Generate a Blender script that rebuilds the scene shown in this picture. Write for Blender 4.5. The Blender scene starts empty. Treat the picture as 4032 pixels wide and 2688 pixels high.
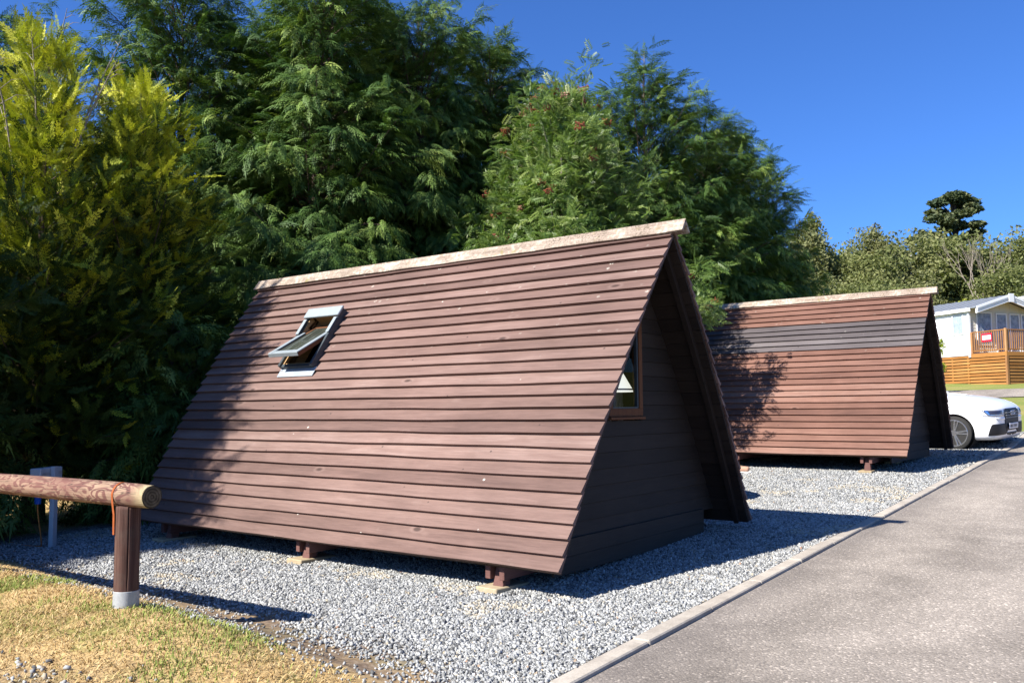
import bpy, bmesh, math, random
import numpy as np
from mathutils import Vector, Matrix
from mathutils.bvhtree import BVHTree

random.seed(11)
RNG = np.random.default_rng(11)
SC = bpy.context.scene
COL = SC.collection
R = math.radians
PI = math.pi

# ------------------------------------------------------------------ objects
def link(o, parent=None):
    COL.objects.link(o)
    if parent is not None:
        o.parent = parent
    return o

def tag(o, label=None, cat=None, group=None, kind=None):
    if label: o['label'] = label
    if cat: o['category'] = cat
    if group: o['group'] = group
    if kind: o['kind'] = kind
    return o

def empty(name, loc=(0, 0, 0), rz=0.0, label=None, cat=None, group=None):
    o = bpy.data.objects.new(name, None)
    o.location = loc
    o.rotation_euler = (0, 0, rz)
    o.empty_display_size = 0.2
    link(o)
    return tag(o, label, cat, group)

def mesh_np(name, V, F, mat, parent=None, attrs=None, smooth=False):
    """V (N,3); F (M,3) or (M,4) index array; attrs {name: (N,) floats}"""
    V = np.asarray(V, np.float32); F = np.asarray(F, np.int32)
    k = F.shape[1]
    me = bpy.data.meshes.new(name)
    me.vertices.add(len(V)); me.vertices.foreach_set('co', V.ravel())
    me.loops.add(F.size); me.loops.foreach_set('vertex_index', F.ravel())
    me.polygons.add(len(F))
    me.polygons.foreach_set('loop_start', np.arange(0, F.size, k, dtype=np.int32))
    me.polygons.foreach_set('loop_total', np.full(len(F), k, np.int32))
    if smooth:
        me.polygons.foreach_set('use_smooth', np.ones(len(F), bool))
    for n, a in (attrs or {}).items():
        at = me.attributes.new(n, 'FLOAT', 'POINT')
        at.data.foreach_set('value', np.asarray(a, np.float32))
    me.update(calc_edges=True)
    me.validate()
    me.materials.append(mat)
    o = bpy.data.objects.new(name, me)
    return link(o, parent)

class MB:
    """collects shapes, links them as one mesh object"""
    def __init__(s): s.v = []; s.f = []; s.a = []; s.cur = 0.0
    def add(s, vs, fs, a=None):
        b = len(s.v)
        s.v += [tuple(v) for v in vs]
        s.f += [tuple(b + i for i in f) for f in fs]
        s.a += [s.cur if a is None else a] * len(vs)
        return s
    def box(s, c, d, rot=None, a=None):
        x, y, z = d[0] / 2, d[1] / 2, d[2] / 2
        vs = [Vector((i * x, j * y, k * z)) for i in (-1, 1) for j in (-1, 1) for k in (-1, 1)]
        if rot is not None: vs = [rot @ v for v in vs]
        vs = [v + Vector(c) for v in vs]
        return s.add(vs, [(0, 1, 3, 2), (4, 6, 7, 5), (0, 4, 5, 1), (2, 3, 7, 6), (0, 2, 6, 4), (1, 5, 7, 3)], a)
    def b2(s, lo, hi, a=None):
        return s.box([(l + h) / 2 for l, h in zip(lo, hi)], [h - l for l, h in zip(lo, hi)], None, a)
    def bar(s, p, q, w, h, a=None, up=(0, 0, 1)):
        p = Vector(p); q = Vector(q); d = q - p
        x = d.normalized(); u = Vector(up)
        if abs(x.dot(u)) > .98: u = Vector((0, 1, 0))
        y = u.cross(x).normalized(); z = x.cross(y)
        m = Matrix((x, y, z)).transposed()
        return s.box((p + q) / 2, (d.length, w, h), m, a)
    def tube(s, pts, rs, n=10, cap=True, a=None):
        pts = [Vector(p) for p in pts]
        if not hasattr(rs, '__len__'): rs = [rs] * len(pts)
        vs = []; fs = []
        ref = Vector((0, 0, 1))
        d0 = (pts[-1] - pts[0]).normalized()
        if abs(d0.dot(ref)) > .9: ref = Vector((0, 1, 0))
        for i, p in enumerate(pts):
            d = (pts[min(i + 1, len(pts) - 1)] - pts[max(i - 1, 0)]).normalized()
            x = ref.cross(d).normalized(); y = d.cross(x)
            for k in range(n):
                t = 2 * PI * k / n
                vs.append(p + (x * math.cos(t) + y * math.sin(t)) * rs[i])
        for i in range(len(pts) - 1):
            for k in range(n):
                k2 = (k + 1) % n
                fs.append((i * n + k, i * n + k2, (i + 1) * n + k2, (i + 1) * n + k))
        if cap:
            fs.append(tuple(range(n - 1, -1, -1)))
            fs.append(tuple((len(pts) - 1) * n + k for k in range(n)))
        return s.add(vs, fs, a)
    def lathe(s, prof, c=(0, 0, 0), n=24, axis='z', a=None):
        vs = []; fs = []
        for r, h in prof:
            for k in range(n):
                t = 2 * PI * k / n
                p = (r * math.cos(t), r * math.sin(t), h)
                if axis == 'x': p = (h, r * math.cos(t), r * math.sin(t))
                if axis == 'y': p = (r * math.sin(t), h, r * math.cos(t))
                vs.append(Vector(p) + Vector(c))
        m = len(prof)
        for i in range(m - 1):
            for k in range(n):
                k2 = (k + 1) % n
                fs.append((i * n + k, i * n + k2, (i + 1) * n + k2, (i + 1) * n + k))
        fs.append(tuple(range(n - 1, -1, -1)))
        fs.append(tuple((m - 1) * n + k for k in range(n)))
        return s.add(vs, fs, a)
    def poly(s, pts, t, nrm, a=None):
        """flat outline (in order) thickened by t along nrm"""
        n = len(pts); nrm = Vector(nrm).normalized() * t
        vs = [Vector(p) for p in pts] + [Vector(p) + nrm for p in pts]
        fs = [tuple(range(n)), tuple(range(2 * n - 1, n - 1, -1))]
        for i in range(n):
            j = (i + 1) % n
            fs.append((i, i + n, j + n, j))
        return s.add(vs, fs, a)
    def build(s, name, mat, parent=None, bevel=0.0, smooth=False, seg=1, loc=None, rz=0.0):
        me = bpy.data.meshes.new(name)
        me.from_pydata(s.v, [], s.f)
        at = me.attributes.new('rnd', 'FLOAT', 'POINT')
        at.data.foreach_set('value', np.array(s.a, np.float32))
        bm = bmesh.new(); bm.from_mesh(me)
        bmesh.ops.recalc_face_normals(bm, faces=bm.faces)
        bm.to_mesh(me); bm.free()
        if smooth:
            for p in me.polygons: p.use_smooth = True
        me.materials.append(mat)
        o = bpy.data.objects.new(name, me)
        link(o, parent)
        if bevel:
            b = o.modifiers.new('bevel', 'BEVEL'); b.width = bevel; b.segments = seg
            b.limit_method = 'ANGLE'; b.angle_limit = R(40)
        if smooth:
            w = o.modifiers.new('split', 'EDGE_SPLIT'); w.split_angle = R(38)
        if loc: o.location = loc
        if rz: o.rotation_euler[2] = rz
        return o

def copy_tree(o, parent=None):
    c = o.copy(); COL.objects.link(c)
    if parent is not None: c.parent = parent
    for ch in list(o.children): copy_tree(ch, c)
    return c

# ------------------------------------------------------------------ materials
class NT:
    def __init__(s, name):
        s.m = bpy.data.materials.new(name); s.m.use_nodes = True
        s.t = s.m.node_tree; s.n = s.t.nodes; s.l = s.t.links
        s.n.clear()
        s.out = s.n.new('ShaderNodeOutputMaterial')
        s.b = s.n.new('ShaderNodeBsdfPrincipled')
        s.l.new(s.b.outputs[0], s.out.inputs[0])
        s.b.inputs['Specular IOR Level'].default_value = .3
    def new(s, t, **kw):
        n = s.n.new('ShaderNode' + t)
        for k, v in kw.items():
            if k in n.inputs.keys():
                n.inputs[k].default_value = v
            else: setattr(n, k, v)
        return n
    def lk(s, a, b): s.l.new(a, b)
    def coord(s, scale=(1, 1, 1), rot=(0, 0, 0), kind='Object'):
        tc = s.new('TexCoord'); mp = s.new('Mapping')
        mp.inputs['Scale'].default_value = scale; mp.inputs['Rotation'].default_value = rot
        s.lk(tc.outputs[kind], mp.inputs['Vector'])
        return mp.outputs['Vector']
    def noise(s, vec, scale=5, detail=6, rough=.55, dist=0.0):
        n = s.new('TexNoise'); n.inputs['Scale'].default_value = scale
        n.inputs['Detail'].default_value = detail; n.inputs['Roughness'].default_value = rough
        n.inputs['Distortion'].default_value = dist
        s.lk(vec, n.inputs['Vector']); return n.outputs['Fac']
    def voro(s, vec, scale=20, feat='F1', out='Distance', rnd=1.0):
        n = s.new('TexVoronoi'); n.feature = feat
        n.inputs['Scale'].default_value = scale; n.inputs['Randomness'].default_value = rnd
        s.lk(vec, n.inputs['Vector']); return n.outputs[out]
    def attr(s, name):
        n = s.new('Attribute'); n.attribute_name = name; return n.outputs['Fac']
    def ramp(s, fac, stops, interp='LINEAR'):
        n = s.new('ValToRGB'); cr = n.color_ramp; cr.interpolation = interp
        while len(cr.elements) > len(stops): cr.elements.remove(cr.elements[-1])
        while len(cr.elements) < len(stops): cr.elements.new(.5)
        for e, (p, c) in zip(cr.elements, stops):
            e.position = p
            e.color = (c, c, c, 1) if not hasattr(c, '__len__') else (*c, 1)
        s.lk(fac, n.inputs['Fac']); return n.outputs['Color']
    def mix(s, fac, a, b, mode='MIX'):
        n = s.new('Mix'); n.data_type = 'RGBA'; n.blend_type = mode
        for v, i in ((fac, 0), (a, 6), (b, 7)):
            if hasattr(v, 'is_linked') or isinstance(v, bpy.types.NodeSocket): s.lk(v, n.inputs[i])
            elif i == 0: n.inputs[0].default_value = v
            else: n.inputs[i].default_value = (*v, 1) if hasattr(v, '__len__') else (v, v, v, 1)
        return n.outputs[2]
    def math(s, op, a, b=0.0, clamp=False):
        n = s.new('Math'); n.operation = op; n.use_clamp = clamp
        for v, i in ((a, 0), (b, 1)):
            if isinstance(v, bpy.types.NodeSocket): s.lk(v, n.inputs[i])
            else: n.inputs[i].default_value = v
        return n.outputs[0]
    def bump(s, h, strength=.4, dist=.01):
        n = s.new('Bump'); n.inputs['Strength'].default_value = strength; n.inputs['Distance'].default_value = dist
        s.lk(h, n.inputs['Height']); s.lk(n.outputs[0], s.b.inputs['Normal']); return n
    def col(s, c):
        if isinstance(c, bpy.types.NodeSocket): s.lk(c, s.b.inputs['Base Color'])
        else: s.b.inputs['Base Color'].default_value = (*c, 1)
    def set(s, **kw):
        for k, v in kw.items():
            k = {'rough': 'Roughness', 'metal': 'Metallic', 'spec': 'Specular IOR Level'}.get(k, k)
            if isinstance(v, bpy.types.NodeSocket): s.lk(v, s.b.inputs[k])
            else: s.b.inputs[k].default_value = v
        return s

def plain(name, c, rough=.5, metal=0.0, var=.12, scale=14, bump=.0):
    t = NT(name)
    v = t.coord()
    n = t.noise(v, scale, 6, .6)
    t.col(t.mix(t.ramp(n, [(.3, 1 - var), (.7, 1 + var)]), (0, 0, 0), c, 'MIX') if False else
          t.mix(1.0, c, t.ramp(n, [(.3, 1 - var), (.7, 1.0)]), 'MULTIPLY'))
    t.set(rough=rough, metal=metal)
    if bump: t.bump(t.noise(v, scale * 6, 4, .6), bump, .004)
    return t.m

def wood_boards(name, stops, grain_axis='y', lichen=.0, streak=1.0, rough=.75, band=None, knot=True, bumpy=.25):
    """painted boards: per-board tone from attribute rnd, grain along one axis, knots, specks"""
    t = NT(name)
    sc = {'y': (9, .55, 9), 'x': (.55, 9, 9), 'z': (9, 9, .55)}[grain_axis]
    off = t.attr('rnd')
    tc = t.new('TexCoord'); ad = t.new('VectorMath'); ad.operation = 'ADD'
    cm = t.new('CombineXYZ')
    k = t.math('MULTIPLY', off, 37.0)
    for i in range(3): t.lk(k, cm.inputs[i])
    t.lk(tc.outputs['Object'], ad.inputs[0]); t.lk(cm.outputs[0], ad.inputs[1])
    mp = t.new('Mapping'); mp.inputs['Scale'].default_value = sc; t.lk(ad.outputs[0], mp.inputs['Vector'])
    g = t.noise(mp.outputs[0], 2.2, 8, .62, .6)
    fine = t.noise(mp.outputs[0], 11, 5, .6, .2)
    blot = t.noise(ad.outputs[0], 1.7, 4, .55)
    f = t.math('ADD', t.math('MULTIPLY', g, .5), t.math('MULTIPLY', blot, .25))
    f = t.math('ADD', f, t.math('MULTIPLY', off, .34))
    f = t.math('SUBTRACT', f, .04)
    c = t.ramp(f, stops)
    c = t.mix(1.0, c, t.ramp(fine, [(.25, .78), (.7, 1.08)]), 'MULTIPLY')
    wide = t.noise(tc.outputs['Object'], .55, 5, .6, .5)
    c = t.mix(1.0, c, t.ramp(wide, [(.3, .80), (.7, 1.16)]), 'MULTIPLY')
    if knot:
        m2 = t.new('Mapping')
        m2.inputs['Scale'].default_value = tuple(3.2 if q > 1 else 1.6 for q in sc)
        t.lk(ad.outputs[0], m2.inputs['Vector'])
        vd = t.voro(m2.outputs[0], 1.0)
        c = t.mix(t.ramp(vd, [(.045, .75), (.075, 0)]), c, tuple(x * .42 for x in stops[0][1]))
        ring = t.ramp(vd, [(.07, .0), (.1, .16), (.15, 0)])
        c = t.mix(ring, c, tuple(x * 1.15 for x in stops[-1][1]))
    if knot:
        sv = t.voro(ad.outputs[0], 4.3)
        c = t.mix(t.ramp(sv, [(.035, .8), (.055, 0)]), c, (.03, .022, .02))
    if lichen:
        v = t.voro(ad.outputs[0], 7.0)
        big = t.noise(ad.outputs[0], 2.3, 3, .6)
        sepz = t.new('SeparateXYZ'); t.lk(tc.outputs['Object'], sepz.inputs[0])
        hi = t.ramp(t.math('MULTIPLY', sepz.outputs[2], .33), [(.55, .04), (.98, 1.0)])
        sp = t.math('MULTIPLY', t.ramp(v, [(.10, 1.0), (.17, 0.0)]), t.ramp(big, [(.5, 0), (.62, 1)]))
        n2 = t.noise(ad.outputs[0], 60, 3, .7)
        sp = t.math('MULTIPLY', t.math('MULTIPLY', sp, hi), t.ramp(n2, [(.42, 0), (.55, 1)]))
        c = t.mix(t.math('MULTIPLY', sp, lichen), c, (.52, .5, .42))
        d = t.voro(ad.outputs[0], 2.6)
        c = t.mix(t.math('MULTIPLY', t.ramp(d, [(.022, .9), (.034, 0)]), lichen), c, (.6, .57, .5))
    t.col(c); t.set(rough=rough, spec=.25)
    t.bump(t.math('ADD', g, t.math('MULTIPLY', fine, .6)), bumpy, .006)
    return t.m

def foliage(name, stops, trans=.35, rough=.6, spec=.25):
    t = NT(name)
    c = t.ramp(t.attr('rnd'), stops)
    t.col(c); t.set(rough=rough, spec=spec)
    tr = t.new('BsdfTranslucent')
    t.lk(t.mix(1.0, c, (1.0, 1.1, .55), 'MULTIPLY'), tr.inputs['Color'])
    mx = t.new('MixShader'); mx.inputs[0].default_value = trans
    t.lk(t.b.outputs[0], mx.inputs[1]); t.lk(tr.outputs[0], mx.inputs[2])
    t.lk(mx.outputs[0], t.out.inputs[0])
    return t.m

M = {}
ROOF_RED = [(.20, (.078, .045, .037)), (.42, (.137, .082, .067)), (.62, (.185, .116, .096)), (.88, (.28, .198, .168))]
M['roof_one'] = wood_boards('roof_boards_purple_brown', ROOF_RED, 'y', lichen=.9)
M['roof_two'] = wood_boards('roof_boards_red_brown', [(.20, (.072, .034, .025)), (.42, (.135, .066, .047)), (.6, (.185, .096, .070)), (.88, (.27, .175, .138))], 'y', lichen=.6)
M['roof_grey'] = wood_boards('roof_boards_weathered_grey', [(.22, (.052, .043, .043)), (.5, (.090, .076, .076)), (.85, (.15, .13, .127))], 'y', lichen=.5)
def ridge_mat():
    t = NT('ridge_boards_lichen')
    o = t.coord(); g = t.noise(t.coord((9, .5, 9)), 2.4, 8, .65, .4)
    c = t.ramp(g, [(.28, (.16, .115, .09)), (.48, (.27, .21, .165)), (.7, (.37, .305, .25))])
    big = t.noise(o, 3.0, 5, .6); n2 = t.noise(o, 24, 5, .7); n3 = t.noise(o, 55, 4, .7)
    c = t.mix(t.math('MULTIPLY', t.ramp(big, [(.42, 0), (.60, 1)]), t.ramp(n2, [(.46, 0), (.58, .85)])), c, (.47, .44, .35))
    c = t.mix(t.math('MULTIPLY', t.ramp(big, [(.36, 1), (.52, 0)]), t.ramp(n3, [(.48, 0), (.6, .8)])), c, (.075, .06, .038))
    c = t.mix(t.ramp(t.noise(o, 9, 4, .6), [(.62, 0), (.72, .6)]), c, (.20, .17, .045))
    t.col(c); t.set(rough=.9, spec=.15); t.bump(t.math('ADD', g, n2), .7, .01); return t.m
M['ridge'] = ridge_mat()
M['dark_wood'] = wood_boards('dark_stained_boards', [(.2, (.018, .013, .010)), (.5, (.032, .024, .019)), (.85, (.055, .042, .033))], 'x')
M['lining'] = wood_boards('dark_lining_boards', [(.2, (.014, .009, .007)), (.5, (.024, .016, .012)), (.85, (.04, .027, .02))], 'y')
M['beam'] = wood_boards('stained_beam', [(.2, (.09, .04, .035)), (.5, (.14, .066, .056)), (.85, (.19, .10, .085))], 'x')
M['rafter'] = wood_boards('dark_rafter', [(.2, (.022, .012, .009)), (.5, (.038, .02, .015)), (.85, (.055, .03, .024))], 'y')
M['pad'] = wood_boards('bleached_pad', [(.2, (.22, .15, .08)), (.5, (.36, .28, .17)), (.85, (.5, .42, .3))], 'x')
M['window_wood'] = wood_boards('window_frame_wood', [(.2, (.085, .030, .012)), (.5, (.14, .055, .022)), (.85, (.2, .09, .04))], 'z', knot=False)
M['pine'] = wood_boards('bare_pine', [(.2, (.30, .17, .07)), (.5, (.42, .26, .12)), (.85, (.52, .36, .2))], 'x', knot=False)
M['deck_wood'] = wood_boards('orange_deck_boards', [(.2, (.26, .105, .024)), (.5, (.36, .16, .042)), (.85, (.46, .23, .075))], 'x', knot=False)
M['deck_post'] = wood_boards('orange_deck_posts', [(.2, (.24, .11, .04)), (.5, (.34, .17, .07)), (.85, (.44, .25, .12))], 'z', knot=False)
M['grey_metal'] = plain('grey_coated_metal', (.065, .078, .085), .42, .2, .15)
M['pale_metal'] = plain('pale_grey_metal', (.29, .33, .345), .45, .2, .15)
M['flashing'] = plain('lead_flashing', (.30, .34, .38), .5, .1, .2, 8)
M['galv'] = plain('galvanised_steel', (.42, .43, .43), .6, .3, .25, 30)
M['black_plastic'] = plain('black_plastic', (.012, .012, .014), .5)
M['white_panel'] = plain('white_caravan_panel', (.74, .74, .73), .45, 0, .04, 3)
M['cream_panel'] = plain('cream_caravan_panel', (.62, .57, .46), .5, 0, .06, 3)
M['white_trim'] = plain('white_trim', (.78, .78, .78), .4, 0, .05)
M['roof_tile'] = plain('slate_grey_roof_sheet', (.20, .215, .235), .45, 0, .2, 8)
M['curtain'] = plain('pale_curtain', (.55, .56, .58), .9, 0, .25, 9)
M['red_sign'] = plain('red_sign_board', (.62, .02, .04), .4, 0, .05)
M['sign_white'] = plain('sign_white_panel', (.8, .78, .78), .4, 0, .03)
M['brick'] = plain('red_brick', (.26, .09, .06), .85, 0, .3, 30)
M['blue_plastic'] = plain('blue_connector', (.012, .09, .42), .35, 0, .1)
M['orange_strap'] = plain('orange_strap_metal', (.36, .095, .03), .45, .1, .25, 40)
M['cable_orange'] = plain('orange_cable', (.45, .17, .04), .6)
M['hook_box'] = plain('pale_blue_grey_plastic', (.42, .47, .50), .45, 0, .12)
M['concrete'] = None
M['skin'] = plain('skin', (.50, .27, .19), .55, 0, .1)
M['trousers'] = plain('pale_grey_cloth', (.50, .47, .46), .9, 0, .15, 20, .3)
M['shirt'] = plain('navy_cloth', (.03, .05, .12), .9, 0, .15, 20, .3)
M['shoe'] = plain('tan_suede', (.40, .23, .16), .8, 0, .15)
M['sole'] = plain('white_rubber', (.72, .70, .66), .6)
M['sock'] = plain('grey_sock', (.28, .26, .29), .9)
M['hair'] = plain('brown_hair', (.05, .03, .018), .7)
M['frame_metal'] = plain('dark_chair_frame', (.03, .03, .035), .4, .6)
M['chair_cloth'] = plain('green_chair_cloth', (.03, .08, .05), .9)
M['table_top'] = plain('green_table_top', (.05, .09, .06), .5)

def glass_dark(name, c=(.02, .024, .028), rough=.03):
    t = NT(name); t.col(c); t.set(rough=rough, spec=.6)
    t.b.inputs['Coat Weight'].default_value = .3
    return t.m
M['glass_dark'] = glass_dark('dark_tinted_glass')
def clear_glass(name):
    t = NT(name)
    gl = t.new('BsdfGlossy'); gl.inputs['Roughness'].default_value = .02
    tr = t.new('BsdfTransparent'); tr.inputs[0].default_value = (.86, .9, .9, 1)
    lw = t.new('LayerWeight'); lw.inputs[0].default_value = .5
    fr = t.math('ADD', t.math('MULTIPLY', t.math('POWER', lw.outputs['Facing'], 5.0), .30), .012)
    mx = t.new('MixShader')
    t.lk(fr, mx.inputs[0]); t.lk(tr.outputs[0], mx.inputs[1]); t.lk(gl.outputs[0], mx.inputs[2])
    t.lk(mx.outputs[0], t.out.inputs[0])
    return t.m
M['glass'] = clear_glass('clear_window_glass')
def sky_glass(name):
    t = NT(name)
    v = t.coord((1, 9, 1))
    n = t.noise(v, 3, 4, .6)
    t.col(t.ramp(n, [(.35, (.03, .035, .028)), (.6, (.055, .062, .05)), (.72, (.22, .23, .21))]))
    t.set(rough=t.ramp(n, [(.4, .06), (.7, .5)]), spec=.6); return t.m
M['roof_glass'] = sky_glass('dusty_roof_window_glass')

def car_paint():
    t = NT('white_car_paint'); t.col((.80, .80, .81)); t.set(rough=.28, spec=.5)
    t.b.inputs['Coat Weight'].default_value = .8; t.b.inputs['Coat Roughness'].default_value = .05
    return t.m
M['paint'] = car_paint()
M['tyre'] = plain('tyre_rubber', (.028, .027, .026), .85, 0, .2, 30)
M['alloy'] = plain('alloy_wheel', (.62, .63, .65), .25, .9, .05)
M['chrome'] = plain('chrome', (.7, .71, .73), .12, 1.0, .02)
M['lamp_glass'] = glass_dark('headlamp_glass', (.40, .41, .45), .3)
M['lamp_inner'] = plain('headlamp_inner', (.05, .055, .09), .2, .4)

# ------------------------------------------------------------------ terrain
def gbase(x):
    x = np.asarray(x, float)
    return np.where(x < 15, .034 * x, np.where(x < 45, .51 + .071 * (x - 15), 2.64 + .05 * (x - 45)))

def vnoise(x, y, s, seed=0):
    """cheap smooth noise in 0..1"""
    x = np.asarray(x, float) / s; y = np.asarray(y, float) / s
    xi = np.floor(x).astype(np.int64); yi = np.floor(y).astype(np.int64)
    fx = x - xi; fy = y - yi
    fx = fx * fx * (3 - 2 * fx); fy = fy * fy * (3 - 2 * fy)
    def h(a, b):
        n = (a * 374761393 + b * 668265263 + seed * 982451653) & 0x7fffffff
        n = ((n ^ (n >> 13)) * 1274126177) & 0x7fffffff
        return ((n ^ (n >> 16)) & 0xffff) / 65535.0
    return (h(xi, yi) * (1 - fx) * (1 - fy) + h(xi + 1, yi) * fx * (1 - fy) +
            h(xi, yi + 1) * (1 - fx) * fy + h(xi + 1, yi + 1) * fx * fy)

def fbm(x, y, s, seed=0, o=4):
    t = 0; a = .5; tot = 0
    for i in range(o):
        t = t + a * vnoise(x, y, s / 2 ** i, seed + i * 7); tot += a; a *= .55
    return t / tot

KERB_Y = -.84
def edge_x(y):
    """edge of the loose gravel towards the bank"""
    return np.interp(y, [-2, -.9, -.25, .2, .8, 1.66, 2.65, 4.6, 5.4, 8], [-2.0, -1.85, -1.70, -1.55, -1.41, -1.34, -1.30, -1.28, -1.25, -1.5])
def grass_x(y):
    """edge of the grass on the bank"""
    return np.interp(y, [-2, -.9, -.5, -.06, .44, .85, 1.55, 2, 2.76, 3.3, 4.5, 5.4, 8], [-2.3, -2.1, -2.0, -1.9, -1.84, -1.78, -1.74, -1.76, -1.80, -1.70, -1.38, -1.32, -1.6])

def bank(x, y):
    """grass bank under the log barrier: steps up from the gravel, falls gently towards the road"""
    d = edge_x(y) - .02 - x
    up = np.clip(d / .88, 0, 1); up = up * up * (3 - 2 * up)
    fall = np.clip((x + 3.9) / 1.5, 0, 1); fall = .35 + .65 * fall * fall * (3 - 2 * fall)
    amp = .235 * np.clip((y + 1.6) / 2.6, 0, 1) * np.clip((9 - y) / 2, 0, 1)
    return amp * up * fall

def height(x, y):
    x = np.asarray(x, float); y = np.asarray(y, float)
    z = gbase(x) + bank(x, y)
    z = z + .018 * (fbm(x, y, .9, 3) - .5) * (y > KERB_Y) * (x < 30)
    z = z - .09 * np.clip((KERB_Y - .02 - y) / .1, 0, 1) * (x < 34)
    return z

def axis(*segs):
    out = []
    for a, b, s in segs: out += list(np.arange(a, b, s))
    out.append(segs[-1][1]); return np.array(out)
gx = axis((-90, -14, 8), (-14, -6, .4), (-6, 6.6, .075), (6.6, 20, .3), (20, 50, 1.0), (50, 330, 10))
gy = axis((-160, -12, 8), (-12, -1.2, .4), (-1.2, 6.8, .075), (6.8, 16, .4), (16, 50, 2), (50, 260, 12))
GX, GY = np.meshgrid(gx, gy, indexing='ij')
GZ = height(GX, GY)
ex = edge_x(GY) + .35 * (fbm(GX, GY, .5, 21) - .5)
in_bay = (GY > KERB_Y - .05) & (GX < 18.6 + .5 * (fbm(GX, GY, .8, 5) - .5)) & (GY < 7.0 + .8 * (fbm(GX, GY, 1.2, 8) - .5))
gravel = np.clip((GX - ex) / .4, 0, 1) * in_bay
patch = np.clip((GX + .0) * 0 + (-2.55 - .1 * (GY - 1.6) - GX) / .35, 0, 1) * np.clip((3.2 - GY) / .6, 0, 1)
gxx = grass_x(GY) + .25 * (fbm(GX, GY, .4, 40) - .5)
dirt = np.clip((GX - gxx + .10) / .16, 0, 1) * np.clip((ex + .7 - GX) / .5, 0, 1) * (GY > KERB_Y - .3)
worn_g = np.clip((-2.76 - .16 * (GY - 1.5) - GX + .5 * (fbm(GX, GY, .5, 33) - .5)) / .4, 0, 1) * np.clip((4 - GY) / 1.5, 0, 1)
dirt = np.maximum(dirt, .8 * worn_g)
dry = np.clip((12 - np.abs(GX + 2)) / 3, 0, 1)
n_i, n_j = GX.shape
idx = np.arange(n_i * n_j).reshape(n_i, n_j)
F = np.stack([idx[:-1, :-1], idx[1:, :-1], idx[1:, 1:], idx[:-1, 1:]], -1).reshape(-1, 4)

def ground_mat():
    t = NT('ground_soil_grass_gravel')
    v = t.coord()
    n1 = t.noise(v, 3.5, 8, .6); n2 = t.noise(v, 26, 6, .65); n3 = t.noise(v, .35, 5, .5)
    lawn = t.ramp(n2, [(.25, (.10, .13, .03)), (.5, (.17, .20, .05)), (.75, (.27, .27, .085))])
    lawn = t.mix(t.ramp(n3, [(.45, 0), (.65, .7)]), lawn, (.30, .24, .09))
    straw = t.ramp(n2, [(.25, (.27, .175, .075)), (.5, (.42, .29, .13)), (.75, (.54, .40, .20))])
    green = t.ramp(n2, [(.3, (.10, .12, .025)), (.7, (.22, .23, .06))])
    straw = t.mix(t.ramp(t.noise(v, 1.6, 5, .55), [(.52, 0), (.62, .75)]), straw, green)
    c = t.mix(t.attr('dry'), lawn, straw)
    soil = t.ramp(n2, [(.3, (.09, .062, .042)), (.55, (.17, .125, .09)), (.75, (.29, .24, .19))])
    c = t.mix(t.math('MULTIPLY', t.attr('dirt'), t.ramp(n1, [(.35, .55), (.6, 1)])), c, soil)
    vc = t.new('TexVoronoi'); vc.inputs['Scale'].default_value = 46; t.lk(v, vc.inputs['Vector'])
    sep = t.new('SeparateColor'); t.lk(vc.outputs['Color'], sep.inputs[0])
    st = t.ramp(sep.outputs[0], [(.0, (.12, .12, .12)), (.35, (.27, .275, .27)), (.7, (.42, .42, .41)), (1, (.58, .58, .56))])
    st = t.mix(t.ramp(vc.outputs['Distance'], [(.3, 0), (.75, .8)]), st, (.06, .058, .055))
    st = t.mix(t.ramp(n3, [(.5, 0), (.7, .35)]), st, (.30, .25, .18))
    c = t.mix(t.attr('gravel'), c, st)
    t.col(c); t.set(rough=.95, spec=.1)
    h = t.math('ADD', t.math('MULTIPLY', t.math('SUBTRACT', 1.0, vc.outputs['Distance']), t.attr('gravel')), t.math('MULTIPLY', n2, .5))
    t.bump(h, .9, .014)
    return t.m
V = np.stack([GX, GY, GZ], -1).reshape(-1, 3)
ground = mesh_np('ground', V, F, ground_mat(), None,
                 {'gravel': gravel.ravel(), 'dirt': dirt.ravel(), 'dry': dry.ravel()}, smooth=True)
tag(ground, kind='structure')

# ---- road along the kerb and the farther road
def asphalt(name, tint=(1, 1, 1)):
    t = NT(name)
    v = t.coord()
    big = t.noise(t.coord((.12, .55, 1)), 1.6, 4, .5)
    mid = t.noise(v, 2.2, 6, .6)
    vc = t.new('TexVoronoi'); vc.inputs['Scale'].default_value = 78; t.lk(v, vc.inputs['Vector'])
    sep = t.new('SeparateColor'); t.lk(vc.outputs['Color'], sep.inputs[0])
    c = t.ramp(t.math('ADD', t.math('MULTIPLY', big, .62), t.math('MULTIPLY', mid, .38)),
               [(.36, (.190, .163, .135)), (.52, (.285, .246, .205)), (.66, (.365, .316, .263))])
    spk = t.ramp(sep.outputs[0], [(.0, .66), (.4, .95), (.86, 1.1), (.94, 1.8), (1, 2.3)])
    c = t.mix(.62, c, t.mix(1.0, c, spk, 'MULTIPLY'))
    c = t.mix(1.0, c, t.ramp(t.noise(t.coord((.5, .9, 1)), 1.1, 6, .65), [(.35, .92), (.65, 1.06)]), 'MULTIPLY')
    c = t.mix(t.ramp(vc.outputs['Distance'], [(.5, 0), (.95, .5)]), c, (.06, .054, .05))
    e = t.attr('edge')
    c = t.mix(t.math('MULTIPLY', e, .45), c, (.085, .075, .072))
    c = t.mix(1.0, c, tint, 'MULTIPLY')
    t.col(c); t.set(rough=.85, spec=.2)
    t.bump(t.math('SUBTRACT', 1.0, vc.outputs['Distance']), .55, .006)
    return t.m
rx = axis((-60, -8, 4), (-8, 24, .25), (24, 33, 1))
ry = np.array([-14, -9, -6.4, -5, -4, -3, -2, -1.6, -1.3, -1.12, -1.03, -.949])
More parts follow.
